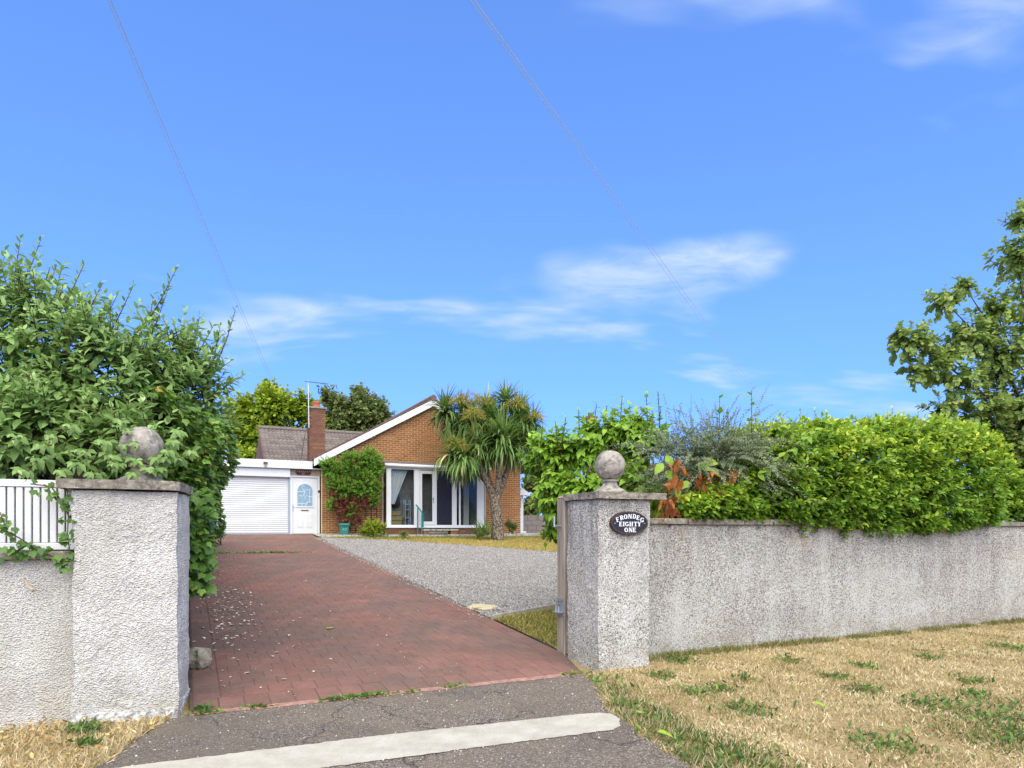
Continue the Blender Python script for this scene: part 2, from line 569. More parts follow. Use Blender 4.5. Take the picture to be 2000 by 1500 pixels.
m_leaf('lf_shrub', [(0, (0.105, 0.185, 0.045)), (0.5, (0.201, 0.330, 0.089)), (0.85, (0.354, 0.499, 0.169)), (1, (0.531, 0.660, 0.322))])
m_leaf('lf_light', [(0, (0.120, 0.228, 0.018)), (0.5, (0.228, 0.396, 0.034)), (0.9, (0.360, 0.516, 0.060)), (1, (0.504, 0.480, 0.084))])
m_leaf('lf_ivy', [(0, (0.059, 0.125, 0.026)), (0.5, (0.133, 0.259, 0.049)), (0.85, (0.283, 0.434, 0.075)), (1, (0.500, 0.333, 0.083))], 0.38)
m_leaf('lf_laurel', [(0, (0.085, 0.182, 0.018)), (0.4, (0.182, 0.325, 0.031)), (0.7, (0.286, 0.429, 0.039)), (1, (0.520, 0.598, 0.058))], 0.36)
m_leaf('lf_grey', [(0, (0.098, 0.132, 0.063)), (0.5, (0.218, 0.265, 0.144)), (1, (0.414, 0.471, 0.310))], 0.6)
m_leaf('lf_poplar', [(0, (0.101, 0.168, 0.037)), (0.5, (0.210, 0.311, 0.071)), (0.9, (0.370, 0.470, 0.134)), (1, (0.706, 0.605, 0.134))], 0.4)
m_leaf('lf_tree', [(0, (0.081, 0.149, 0.014)), (0.5, (0.218, 0.333, 0.021)), (1, (0.437, 0.483, 0.046))])
m_leaf('lf_olive', [(0, (0.068, 0.108, 0.030)), (0.5, (0.149, 0.209, 0.054)), (1, (0.365, 0.365, 0.149))])
m_leaf('lf_climber', [(0, (0.050, 0.125, 0.020)), (0.5, (0.138, 0.300, 0.031)), (1, (0.300, 0.475, 0.062))])
m_leaf('lf_red', [(0, (0.058, 0.033, 0.023)), (0.5, (0.169, 0.072, 0.039)), (0.8, (0.312, 0.065, 0.046)), (1, (0.208, 0.195, 0.065))])
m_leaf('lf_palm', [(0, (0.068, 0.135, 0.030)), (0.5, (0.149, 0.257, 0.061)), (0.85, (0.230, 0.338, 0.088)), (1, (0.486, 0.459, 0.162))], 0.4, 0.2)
m_leaf('lf_panicle', [(0, (0.17, 0.14, 0.02)), (0.5, (0.36, 0.30, 0.045)), (1, (0.52, 0.46, 0.10))], 0.7)
m_leaf('lf_dead', [(0, (0.10, 0.065, 0.045)), (0.5, (0.21, 0.145, 0.10)), (1, (0.34, 0.26, 0.19))], 0.8)
m_leaf('lf_orange', [(0, (0.12, 0.03, 0.015)), (0.5, (0.34, 0.10, 0.02)), (1, (0.46, 0.20, 0.05))], 0.7)
m_leaf('grass_dry', [(0, (0.035, 0.085, 0.015)), (0.14, (0.085, 0.15, 0.03)), (0.25, (0.20, 0.19, 0.06)), (0.4, (0.38, 0.285, 0.14)), (0.75, (0.60, 0.485, 0.29)), (1, (0.76, 0.66, 0.45))], 0.8, 0.2, 0.15)
m_leaf('grass_lawn', [(0, (0.10, 0.16, 0.025)), (0.4, (0.30, 0.27, 0.06)), (1, (0.55, 0.40, 0.16))], 0.8, 0.2, 0.15)
m_leaf('weed_leaf', [(0, (0.05, 0.11, 0.025)), (0.6, (0.11, 0.20, 0.04)), (1, (0.26, 0.33, 0.07))], 0.5)
m_leaf('litter', [(0, (0.196, 0.103, 0.034)), (0.5, (0.483, 0.310, 0.098)), (1, (0.759, 0.575, 0.253))], 0.7, 0.15, 0.25)
m_leaf('petal', [(0, (0.45, 0.40, 0.30)), (1, (0.78, 0.74, 0.66))], 0.8, 0.1, 0.2)
m_leaf('stone_grain', [(0, (0.10, 0.085, 0.08)), (0.3, (0.28, 0.255, 0.245)), (0.75, (0.43, 0.40, 0.375)), (1, (0.62, 0.57, 0.50))], 0.85, 0.0, 0.25)


def m_cord_trunk():
    t = NT('cordyline_bark')
    v = t.vor(17, t.scale((1, 1, 0.75)))
    c = t.ramp(v.outputs['Distance'], [(0.1, (0.34, 0.275, 0.205)), (0.4, (0.21, 0.165, 0.12)), (0.7, (0.065, 0.05, 0.038))])
    c = t.mix(t.rng(t.noise(5, 4), 0.4, 0.7, 0, 0.4), c, (0.20, 0.17, 0.13))
    return t.done(c, 0.92, t.bump(t.math('SUBTRACT', 1, v.outputs['Distance']), 0.9, 0.03), 0.15)


MAT['cord_bark'] = m_cord_trunk()

# ------------------------------------------------------------------ objects
WORLD = {}      # object name -> world matrix of thing roots


def tag(o, label=None, cat=None, group=None, kind=None):
    if label: o['label'] = label
    if cat: o['category'] = cat
    if group: o['group'] = group
    if kind: o['kind'] = kind
    return o


def empty(name, p, label=None, cat=None, group=None):
    o = bpy.data.objects.new(name, None)
    o.empty_display_size = 0.2
    col.objects.link(o)
    o.location = Vector(p)
    o.rotation_euler = (0, 0, ANG)
    WORLD[o.name] = Matrix.Translation(Vector(p)) @ Matrix.Rotation(ANG, 4, 'Z')
    return tag(o, label, cat, group)


def attach(o, parent):
    if parent is not None:
        o.parent = parent
        w = WORLD.get(parent.name)
        if w is not None:
            o.matrix_parent_inverse = w.inverted()


def link_mesh(name, me, mat, parent=None, origin=None):
    """mesh in world coordinates -> object; a top-level mesh gets its origin at its own base"""
    if parent is None:
        n = len(me.vertices)
        co = np.empty(n * 3)
        me.vertices.foreach_get('co', co)
        co = co.reshape(-1, 3)
        b = np.array([(co[:, 0].min() + co[:, 0].max()) / 2, (co[:, 1].min() + co[:, 1].max()) / 2, co[:, 2].min()])
        me.vertices.foreach_set('co', (co - b).ravel())
        me.update()
    o = bpy.data.objects.new(name, me)
    col.objects.link(o)
    if parent is None:
        o.location = Vector(b)
        WORLD[o.name] = Matrix.Translation(Vector(b))
    if mat is not None:
        me.materials.append(MAT[mat] if isinstance(mat, str) else mat)
    attach(o, parent)
    return o


class MB:
    """collects shapes; u, v, z coordinates of the plot unless world=True"""
    def __init__(self, world=False):
        self.v, self.f, self.world, self.tone = [], [], world, []

    def add(self, vs, fs, tone=None):
        b = len(self.v)
        self.v += [tuple(map(float, x)) for x in vs]
        self.f += [tuple(i + b for i in f) for f in fs]
        if tone is not None:
            self.tone += [tone] * len(vs)
        return self

    def box(self, u0, u1, v0, v1, z0, z1, bev=0.0):
        if bev <= 0:
            vs = [(u0, v0, z0), (u1, v0, z0), (u1, v1, z0), (u0, v1, z0), (u0, v0, z1), (u1, v0, z1), (u1, v1, z1), (u0, v1, z1)]
            return self.add(vs, [(0, 3, 2, 1), (4, 5, 6, 7), (0, 1, 5, 4), (1, 2, 6, 5), (2, 3, 7, 6), (3, 0, 4, 7)])
        b = bev
        vs = []
        for (x, sx) in ((u0, 1), (u1, -1)):
            for (y, sy) in ((v0, 1), (v1, -1)):
                for (z, sz) in ((z0, 1), (z1, -1)):
                    vs += [(x, y + sy * b, z + sz * b), (x + sx * b, y, z + sz * b), (x + sx * b, y + sy * b, z)]
        idx = lambda i, j, k, m: (i * 4 + j * 2 + k) * 3 + m
        fs = []
        for i in (0, 1):
            fs.append((idx(i, 0, 0, 0), idx(i, 1, 0, 0), idx(i, 1, 1, 0), idx(i, 0, 1, 0)))
            fs.append((idx(0, i, 0, 1), idx(1, i, 0, 1), idx(1, i, 1, 1), idx(0, i, 1, 1)))
            fs.append((idx(0, 0, i, 2), idx(1, 0, i, 2), idx(1, 1, i, 2), idx(0, 1, i, 2)))
        for i in (0, 1):
            for j in (0, 1):
                fs.append((idx(i, j, 0, 0), idx(i, j, 1, 0), idx(i, j, 1, 1), idx(i, j, 0, 1)))
                fs.append((idx(i, 0, j, 0), idx(i, 1, j, 0), idx(i, 1, j, 2), idx(i, 0, j, 2)))
                fs.append((idx(0, i, j, 1), idx(1, i, j, 1), idx(1, i, j, 2), idx(0, i, j, 2)))
                for k in (0, 1):
                    fs.append((idx(i, j, k, 0), idx(i, j, k, 1), idx(i, j, k, 2)))
        return self.add(vs, fs)

    def prism(self, poly, axis, a, b):
        """polygon extruded: axis 'z' poly in (u,v); axis 'v' poly in (u,z); axis 'u' poly in (v,z)"""
        n = len(poly)
        mk = {'z': lambda p, h: (p[0], p[1], h), 'v': lambda p, h: (p[0], h, p[1]), 'u': lambda p, h: (h, p[0], p[1])}[axis]
        vs = [mk(p, a) for p in poly] + [mk(p, b) for p in poly]
        fs = [tuple(range(n - 1, -1, -1)), tuple(range(n, 2 * n))] + [(i, (i + 1) % n, (i + 1) % n + n, i + n) for i in range(n)]
        return self.add(vs, fs)

    def tube(self, pts, rad, n=6, cap=True):
        pts = [np.array(p, float) for p in pts]
        if not hasattr(rad, '__len__'):
            rad = [rad] * len(pts)
        vs, fs = [], []
        prev = None
        for i, p in enumerate(pts):
            d = pts[min(i + 1, len(pts) - 1)] - pts[max(i - 1, 0)]
            d = d / (np.linalg.norm(d) + 1e-9)
            if prev is None:
                ref = np.array([0, 0, 1.0]) if abs(d[2]) < 0.9 else np.array([1.0, 0, 0])
                a = np.cross(d, ref)
            else:
                a = prev - d * (prev @ d)
            a = a / (np.linalg.norm(a) + 1e-9)
            prev = a
            b = np.cross(d, a)
            for k in range(n):
                t = 2 * math.pi * k / n
                vs.append(p + rad[i] * (math.cos(t) * a + math.sin(t) * b))
        for i in range(len(pts) - 1):
            for k in range(n):
                fs.append((i * n + k, i * n + (k + 1) % n, (i + 1) * n + (k + 1) % n, (i + 1) * n + k))
        if cap:
            fs.append(tuple(range(n - 1, -1, -1)))
            fs.append(tuple(range((len(pts) - 1) * n, len(pts) * n)))
        return self.add(vs, fs)

    def lathe(self, c, prof, n=24):
        vs, fs = [], []
        for r, z in prof:
            for k in range(n):
                t = 2 * math.pi * k / n
                vs.append((c[0] + r * math.cos(t), c[1] + r * math.sin(t), c[2] + z))
        for i in range(len(prof) - 1):
            for k in range(n):
                fs.append((i * n + k, i * n + (k + 1) % n, (i + 1) * n + (k + 1) % n, (i + 1) * n + k))
        fs.append(tuple(range(n - 1, -1, -1)))
        fs.append(tuple(range((len(prof) - 1) * n, len(prof) * n)))
        return self.add(vs, fs)

    def mesh(self, name, smooth=False):
        co = np.array(self.v)
        if not self.world:
            co = loc_np(co)
        me = bpy.data.meshes.new(name)
        me.from_pydata(co.tolist(), [], self.f)
        if self.tone:
            a = me.attributes.new('tone', 'FLOAT', 'POINT')
            a.data.foreach_set('value', np.array(self.tone, np.float32))
        if smooth:
            me.polygons.foreach_set('use_smooth', [True] * len(me.polygons))
        me.update()
        return me

    def build(self, name, mat, parent=None, smooth=False):
        return link_mesh(name, self.mesh(name, smooth), mat, parent)


def subdiv_jitter(mb, name, mat, parent, amp, cuts, seed=1, fine=0.0):
    """a hand-made look for masonry: subdivided and pushed about a little"""
    import bmesh
    me = mb.mesh(name)
    bm = bmesh.new()
    bm.from_mesh(me)
    bmesh.ops.subdivide_edges(bm, edges=bm.edges[:], cuts=cuts, use_grid_fill=True)
    from mathutils import noise
    for v in bm.verts:
        p = v.co * 3.3 + Vector((seed * 7.1, 0, 0))
        v.co += Vector((noise.noise(p), noise.noise(p + Vector((9, 3, 1))), 0.5 * noise.noise(p + Vector((2, 8, 5))))) * amp
        if fine:
            q = v.co * 34
            v.co += Vector((noise.noise(q), noise.noise(q + Vector((5, 1, 7))), 0.4 * noise.noise(q + Vector((3, 3, 3))))) * fine
            chip = noise.noise(v.co * 6.5 + Vector((seed, 4, 2)))
            if chip > 0.42:
                v.co += Vector((noise.noise(q * .6), noise.noise(q * .6 + Vector((1, 9, 4))), 0)) * fine * 2.2
    bm.to_mesh(me)
    bm.free()
    return link_mesh(name, me, mat, parent)


# ------------------------------------------------------------------ leaves in numbers
def template(profile, fold=0.25, droop=0.15, width=0.5):
    """a leaf along +Y with midrib, folded sides; profile = [(y, halfwidth 0..1)]"""
    vs = [(0, 0, 0)]
    for y, w in profile:
        z = -droop * y * y
        vs += [(-w * width, y - 0.06 * w, z + fold * w * width), (0, y, z), (w * width, y - 0.06 * w, z + fold * w * width)]
    vs.append((0, 1, -droop))
    n = len(profile)
    fs = [(0, 2, 1), (0, 3, 2)]
    for i in range(n - 1):
        a = 1 + 3 * i
        fs += [(a, a + 1, a + 4, a + 3), (a + 1, a + 2, a + 5, a + 4)]
    a = 1 + 3 * (n - 1)
    e = len(vs) - 1
    fs += [(a, a + 1, e), (a + 1, a + 2, e)]
    return np.array(vs, float), fs


T_OVATE = template([(0.16, 0.55), (0.45, 1.0), (0.75, 0.62)], 0.30, 0.22, 0.24)
T_HEART = template([(0.06, 0.72), (0.28, 1.0), (0.66, 0.60)], 0.25, 0.30, 0.36)
T_ROUND = template([(0.12, 0.75), (0.42, 1.0), (0.76, 0.68)], 0.18, 0.10, 0.44)
T_OVAL = template([(0.2, 0.66), (0.52, 1.0), (0.82, 0.68)], 0.30, 0.12, 0.29)
T_SMALL = (np.array([(0, 0, 0), (-0.26, 0.5, 0.06), (0, 1, -0.05), (0.26, 0.5, 0.06)], float), [(0, 2, 1), (0, 3, 2)])
T_IVY = (np.array([(0, 0.2, 0.0), (0, -0.02, 0.0), (-0.30, -0.10, -0.03), (-0.42, 0.14, 0.0), (-0.52, 0.40, -0.05), (-0.30, 0.55, 0.0), (0, 1, -0.08), (0.30, 0.55, 0.0), (0.52, 0.40, -0.05), (0.42, 0.14, 0.0), (0.30, -0.10, -0.03)], float),
         [(0, i, i + 1) for i in range(1, 10)] + [(0, 10, 1)])


def strap(droop, w=0.045, n=5):
    vs, fs = [], []
    a = 0.0
    y = z = 0.0
    for i in range(n + 1):
        t = i / n
        hw = w * (0.55 + 0.9 * t) if t < 0.4 else w * 0.95 * (1 - t) / 0.6 + 0.002
        vs += [(-hw, y, z + hw * 0.5), (hw, y, z + hw * 0.5)]
        a = droop * (t ** 1.6)
        y += math.cos(a) / n
        z -= math.sin(a) / n
    for i in range(n):
        fs.append((2 * i, 2 * i + 1, 2 * i + 3, 2 * i + 2))
    return np.array(vs, float), fs


def norm(a):
    return a / (np.linalg.norm(a, axis=-1, keepdims=True) + 1e-9)


def frames(tip, nrm):
    tip = norm(tip)
    side = norm(np.cross(tip, nrm))
    n2 = np.cross(side, tip)
    return side, tip, n2


def np_mesh(name, tpl, pos, side, tip, nrm, size, tone, wid=None):
    T, fs = tpl
    N, k = len(pos), len(T)
    wid = np.ones(N) if wid is None else wid
    co = pos[:, None, :] + size[:, None, None] * (T[None, :, 0, None] * wid[:, None, None] * side[:, None, :] + T[None, :, 1, None] * tip[:, None, :] + T[None, :, 2, None] * nrm[:, None, :])
    co = co.reshape(-1, 3)
    cnt = np.array([len(f) for f in fs], np.int32)
    li = np.concatenate([np.array(f, np.int32) for f in fs])
    loops = (li[None, :] + (np.arange(N, dtype=np.int32) * k)[:, None]).ravel()
    tot = np.tile(cnt, N)
    start = np.concatenate([[0], np.cumsum(tot)[:-1]]).astype(np.int32)
    me = bpy.data.meshes.new(name)
    me.vertices.add(len(co)); me.vertices.foreach_set('co', co.astype(np.float32).ravel())
    me.loops.add(len(loops)); me.loops.foreach_set('vertex_index', loops)
    me.polygons.add(len(tot)); me.polygons.foreach_set('loop_start', start); me.polygons.foreach_set('loop_total', tot)
    a = me.attributes.new('tone', 'FLOAT', 'POINT')
    a.data.foreach_set('value', np.repeat(tone, k).astype(np.float32))
    me.update(calc_edges=True)
    return me


class Leaves:
    def __init__(self):
        self.p, self.t, self.n, self.s, self.c = [], [], [], [], []

    def add(self, p, t, n, s, c):
        self.p.append(p); self.t.append(t); self.n.append(n); self.s.append(s); self.c.append(c)

    def arrays(self):
        return tuple(np.concatenate(x) for x in (self.p, self.t, self.n, self.s, self.c))

    def shoot(self, a, b, n, size, tone, bend=0.0, spread=0.9, droop=0.25, first=0.15, tipgrow=0.55, tone_tip=0.2):
        """leaves set in a spiral round a shoot from a to b"""
        a, b = np.array(a, float), np.array(b, float)
        d = b - a
        ln = np.linalg.norm(d)
        if ln < 1e-6:
            return
        ax = d / ln
        t = np.linspace(first, 1.0, n)
        pos = a + d * t[:, None] + np.array([0, 0, -bend * ln]) * (t ** 2)[:, None]
        ref = np.array([0, 0, 1.0]) if abs(ax[2]) < 0.9 else np.array([1.0, 0, 0])
        p = np.cross(ax, ref); p /= np.linalg.norm(p)
        q = np.cross(ax, p)
        ang = np.arange(n) * 2.4 + rng.uniform(0, 6.28)
        rad = np.cos(ang)[:, None] * p + np.sin(ang)[:, None] * q
        sp = spread * (1.15 - 0.55 * t)[:, None]
        tip = norm(ax * (1 - 0.35 * sp) + rad * sp + np.array([0, 0, -droop]) * (1.2 - 0.7 * t)[:, None] + rng.normal(0, 0.12, (n, 3)))
        nr = norm(ax * 0.7 + np.array([0, 0, 0.8]) + rng.normal(0, 0.25, (n, 3)))
        s = size * (1 - (1 - tipgrow) * t ** 2) * rng.uniform(0.75, 1.15, n)
        c = np.clip(tone + tone_tip * t + rng.normal(0, 0.13, n), 0, 1)
        self.add(pos, tip, nr, s, c)

    def scatter(self, pos, out, size, tone, droop=0.35, jit=0.5):
        n = len(pos)
        tip = norm(out * 0.7 + np.array([0, 0, -droop]) + rng.normal(0, jit, (n, 3)))
        nr = norm(out * 0.8 + np.array([0, 0, 0.7]) + rng.normal(0, 0.35, (n, 3)))
        self.add(pos, tip, nr, np.full(n, size) * rng.uniform(0.7, 1.2, n), np.clip(tone, 0, 1))

    def build(self, parent, tpl, mat, single=300, name='leaf', mass='foliage', wid=1.0):
        pos, tip, nrm, size, tone = self.arrays()
        side, tip, nrm = frames(tip, nrm)
        N = len(pos)
        keep = np.ones(N, bool)
        if single:
            Y = np.maximum(pos[:, 1], 0.2)
            px = 1000 + F * pos[:, 0] / Y
            py = 1035 - F * (pos[:, 2] - EYE) / Y
            app = size * F / Y
            ok = (px > 5) & (px < 1995) & (py > 5) & (py < 1495) & (pos[:, 1] > 1)
            cell = (np.floor(px / 11).astype(int) * 1000 + np.floor(py / 11).astype(int))
            order = np.argsort(Y)
            seen, front = set(), []
            for i in order:
                if ok[i] and cell[i] not in seen:
                    seen.add(cell[i])
                    front.append(i)
            front = np.array(front, int)
            if len(front):
                pick = front[np.argsort(-app[front])][:single]
                bins = 6
                T, fs = tpl
                meshes = []
                for b in range(bins):
                    me = bpy.data.meshes.new(name)
                    me.from_pydata((T * np.array([wid, 1, 1])).tolist(), [], fs)
                    a = me.attributes.new('tone', 'FLOAT', 'POINT')
                    a.data.foreach_set('value', np.full(len(T), (b + 0.5) / bins, np.float32))
                    me.materials.append(MAT[mat])
                    meshes.append(me)
                inv = WORLD[parent.name].inverted()
                for i in pick:
                    o = bpy.data.objects.new(name, meshes[min(bins - 1, int(tone[i] * bins))])
                    col.objects.link(o)
                    o.parent = parent
                    s = size[i]
                    M = Matrix(((side[i][0] * s, tip[i][0] * s, nrm[i][0] * s, pos[i][0]), (side[i][1] * s, tip[i][1] * s, nrm[i][1] * s, pos[i][1]), (side[i][2] * s, tip[i][2] * s, nrm[i][2] * s, pos[i][2]), (0, 0, 0, 1)))
                    o.matrix_parent_inverse = inv
                    o.matrix_basis = M
                keep[pick] = False
        k = keep
        if k.any():
            me = np_mesh(mass, tpl, pos[k], side[k], tip[k], nrm[k], size[k], tone[k], np.full(k.sum(), wid))
            return tag(link_mesh(mass, me, mat, parent), kind='stuff')


def sphere_dirs(n):
    return norm(rng.normal(0, 1, (n, 3)))


def stuff_mesh(name, tpl, pos, tip, nrm, size, tone, mat, label, parent=None, wid=None):
    side, tip, nrm = frames(tip, nrm)
    me = np_mesh(name, tpl, pos, side, tip, nrm, size, tone, wid)
    return tag(link_mesh(name, me, mat, parent), label, None, None, 'stuff')


def inside(poly, x, y):
    """points in polygon, vectorised"""
    r = np.zeros(len(x), bool)
    n = len(poly)
    j = n - 1
    for i in range(n):
        xi, yi = poly[i]; xj, yj = poly[j]
        c = ((yi > y) != (yj > y)) & (x < (xj - xi) * (y - yi) / (yj - yi + 1e-12) + xi)
        r ^= c
        j = i
    return r


def scatter_poly(poly, n):
    p = np.array(poly)
    a, b = p.min(0), p.max(0)
    out = np.zeros((0, 2))
    while len(out) < n:
        q = rng.uniform(a, b, (n, 2))
        out = np.concatenate([out, q[inside(poly, q[:, 0], q[:, 1])]])
    return out[:n]


def zg_np(v):
    return SLOPE * np.clip(v, 0, 19)


# ================================================================== the setting
def sheet(name, poly_uv, h, mat, label):
    mb = MB()
    mb.add([(u, v, zg(v) + h) for u, v in poly_uv], [tuple(range(len(poly_uv)))])
    return tag(mb.build(name, mat), label, None, None, 'structure')


def sheet_xy(name, poly, h, mat, label, thick=0.0):
    mb = MB(world=True)
    if thick:
        mb.prism(poly, 'z', h - thick, h)
    else:
        mb.add([(x, y, h) for x, y in poly], [tuple(range(len(poly)))])
    return tag(mb.build(name, mat), label, None, None, 'structure')


g = MB()
us = [-700, -60, -10, 0, 8, 20, 60, 900]
vs_ = [-300, -40, -6, 0, 6, 12, 19, 40, 120, 1500]
g.add([(u, v, zg(v) - 0.03) for v in vs_ for u in us],
      [(j * 8 + i, j * 8 + i + 1, (j + 1) * 8 + i + 1, (j + 1) * 8 + i) for j in range(len(vs_) - 1) for i in range(7)])
tag(g.build('ground', 'dry_ground'), 'dry earth and grass ground reaching to the horizon', None, None, 'structure')

# tarmac crossover in front of the drive, with a ragged edge
def ragged(pts, step=0.08, amp=0.02, seed=3):
    r = random.Random(seed)
    out = []
    for (x0, y0), (x1, y1) in zip(pts, pts[1:] + pts[:1]):
        n = max(1, int(math.hypot(x1 - x0, y1 - y0) / step))
        for i in range(n):
            t = i / n
            out.append((x0 + (x1 - x0) * t + r.uniform(-amp, amp), y0 + (y1 - y0) * t + r.uniform(-amp, amp)))
    return out


PA = loc(0.0, -0.02, 0)
PB = loc(3.72, -0.03, 0)
TARMAC = [(PA[0] - 0.12, PA[1] - 0.14), (PA[0], PA[1]), (PB[0], PB[1]), (0.80, 6.55), (0.78, 5.75), (0.90, 5.30), (0.92, 5.0), (1.14, 4.3), (1.5, 3.2), (1.9, 2.2), (-3.2, 2.2), (-2.75, 3.6), (-2.62, 4.4), (-2.72, 5.1)]
TARMAC = ragged(TARMAC, .06, .022)
sheet_xy('tarmac_crossover', TARMAC, 0.0, 'tarmac', 'worn grey tarmac crossover in front of the red drive')
sheet_xy('road', [(-40, -8), (40, 11), (41, 3), (-39, -16)][:0] or [(-60, 2.2), (60, 2.2), (60, -7), (-60, -7)], -0.012, 'tarmac', 'grey tarmac road along the verge')
STRIP = [(-2.31, 4.37), (-1.2, 4.86), (-0.77, 5.04), (0.0, 5.33), (0.55, 5.54), (0.72, 5.58), (0.81, 5.54), (0.85, 5.40), (0.83, 5.22), (0.76, 5.11), (0.5, 5.0), (-0.3, 4.67), (-1.16, 4.30), (-2.5, 3.72), (-3.2, 3.4), (-3.3, 3.92)]
sheet_xy('concrete_strip', ragged(STRIP, 0.035, 0.009, 5), 0.006, 'concrete', 'pale concrete strip laid across the grey tarmac')

VERGE = [(PB[0] + 0.0, PB[1] + 0.03), (0.80, 6.55), (0.78, 5.75), (0.90, 5.30), (0.92, 5.0), (1.14, 4.3), (1.5, 3.2), (1.9, 2.2), (14, 2.2), (14, 13.1), tuple(loc(12, 0.45, 0)[:2]), tuple(loc(4.6, 0.45, 0)[:2]), tuple(loc(4.6, 0.1, 0)[:2]), tuple(loc(3.95, 0.02, 0)[:2])]
sheet_xy('verge_soil', VERGE, -0.008, 'dry_ground', 'bare straw coloured soil under the dry verge grass')
LVERGE = [(-7, 2.2), (-3.2, 2.2), (-2.75, 3.6), (-2.62, 4.4), (-2.72, 5.1), (PA[0] - 0.1, PA[1]), tuple(loc(-6, 0.2, 0)[:2]), (-9, 3.2)]
sheet_xy('litter_soil', LVERGE, -0.006, 'dry_ground', 'bare dry soil along the foot of the left wall')

# gravel forecourt and lawn strip
GR = [(3.99, 2.95), (5.35, 3.48), (9.0, 4.6), (13, 5.4), (13, 10.2), (9.98, 11.84), (8.2, 14.1), (6.47, 16.1), (5.2, 17.0), (4.02, 17.45)]
sheet('gravel_bed', GR, 0.0, 'gravel', 'bed of grey gravel forming the forecourt')
LAWN = [(9.98, 11.84), (8.2, 14.1), (6.47, 16.1), (5.2, 17.0), (4.02, 17.45), (4.02, 17.55), (13.4, 17.55), (14, 9.8), (13, 10.2)]
sheet('lawn_strip_soil', LAWN, 0.006, 'lawn_soil', 'sun scorched lawn strip between gravel and house')
sheet('bank_soil', [(3.95, 0.7), (3.99, 2.9), (5.4, 3.42), (9, 4.5), (13, 5.3), (13, 0.7)], 0.01, 'soil', 'dark planting soil behind the right wall')
sheet('hedge_bed_soil', [(-6, 0.25), (0.02, 0.6), (0.02, 18.7), (-6, 18.7)], 0.008, 'soil', 'dark soil under the left hedge')
sheet('house_path', [(4.02, 17.72), (13.6, 17.72), (13.6, 18.9), (4.02, 18.9)], 0.035, 'path_slab', 'pale slab path along the front of the bungalow')
for i in range(8):
    mb = MB()
    u0 = 4.1 + i * 1.16
    mb.box(u0, u0 + 1.14, 17.56 + random.uniform(-0.02, 0.02), 17.71, zg(17.6) - 0.05, zg(17.6) + 0.085 + random.uniform(-0.01, 0.01), 0.008)
    if i == 0:
        edge_root = empty('path_edging', loc(8.7, 17.63, zg(17.6)), 'low row of pale concrete edging along the house path', 'kerb')
    mb.build('edging_block', 'path_slab', edge_root)

# ------------------------------------------------------------------ red block drive
drive = MB()
drive.add([(u, v, zg(v) + 0.004) for u, v in ((0.0, -0.01), (3.72, -0.01), (3.95, 0.85), (3.985, 19.0), (0.0, 19.0))], [(0, 1, 2, 3, 4)])
drive.add([(0, -0.01, 0.004), (3.72, -0.01, 0.004), (3.72, -0.01, -0.03), (0, -0.01, -0.03)], [(0, 1, 2, 3)])
drive = tag(drive.build('driveway', 'paver_joint'), 'red block driveway rising to the garage', None, None, 'structure')


def edge_u(v):
    return 3.72 + (3.95 - 3.72) * min(1, v / 0.85) + 0.002 * v


pav = []
hb_ = MB()
r2 = random.Random(4)
xs_ = [i * 0.093 for i in range(41)]
top_ = [(x, -0.055 - r2.uniform(0, .03)) for x in xs_]
hb_.add([(x, 0.0, 0.016) for x in xs_] + [(x, y, 0.003) for x, y in top_], [(i, i + 1, i + 42, i + 41) for i in range(40)])
hb_.build('mortar_haunch', 'haunch', drive)
u = 0.02
while u < 3.60:
    w = 0.205
    pav.append((u + w / 2, 0.19, w - 0.010, 0.365)); u += w
v = 0.38
while v < 18.95:
    pav.append((0.135, v + 0.055, 0.215, 0.101))
    e = edge_u(v)
    pav.append((e - 0.115, v + 0.055, 0.215, 0.101))
    v += 0.110
v, row = 0.38, 0
while v < 18.9:
    dv = min(0.255, 18.95 - v)
    a, b = 0.252, edge_u(v) - 0.232
    x = a - (0.105 if row % 2 else 0) - random.uniform(0, 0.02)
    while x < b:
        x0, x1 = max(x, a), min(x + 0.212, b)
        if x1 - x0 > 0.03:
            pav.append(((x0 + x1) / 2, v + dv / 2, x1 - x0 - 0.005, dv - 0.005))
        x += 0.212
    v += dv
    row += 1
pav.sort(key=lambda p: p[1] - p[3] / 2)
unit = MB(world=True)
b_ = 0.03
unit.add([(-.5, -.5, -.5), (.5, -.5, -.5), (.5, .5, -.5), (-.5, .5, -.5), (-.5, -.5, .2), (.5, -.5, .2), (.5, .5, .2), (-.5, .5, .2), (-.5 + b_, -.5 + b_, .5), (.5 - b_, -.5 + b_, .5), (.5 - b_, .5 - b_, .5), (-.5 + b_, .5 - b_, .5)],
         [(0, 1, 5, 4), (1, 2, 6, 5), (2, 3, 7, 6), (3, 0, 4, 7), (4, 5, 9, 8), (5, 6, 10, 9), (6, 7, 11, 10), (7, 4, 8, 11), (8, 9, 10, 11)])
pav_me = unit.mesh('paver')
pav_me.materials.append(MAT['paver'])
Vs = norm(V + Z * SLOPE)
Ns = np.cross(U, Vs)
rest = MB(world=True)
for i, (uc, vc, du, dv) in enumerate(pav):
    hgt = 0.009 + random.uniform(-0.001, 0.001)
    c = loc(uc, vc, zg(vc) + 0.004 + hgt / 2 - 0.004)
    tl = Ns + U * random.gauss(0, 0.002) + Vs * random.gauss(0, 0.002)
    cols = (U * du, Vs * dv, tl * hgt)
    if i < 300:
        o = bpy.data.objects.new('paver', pav_me)
        col.objects.link(o)
        attach(o, drive)
        o.matrix_basis = Matrix([[cols[k][r] for k in range(3)] + [c[r]] for r in range(3)] + [[0, 0, 0, 1]])
    else:
        rest.add([c + cols[0] * x + cols[1] * y + cols[2] * z for x, y, z in unit.v], unit.f)
tag(rest.build('paving', 'paver', drive), kind='stuff')

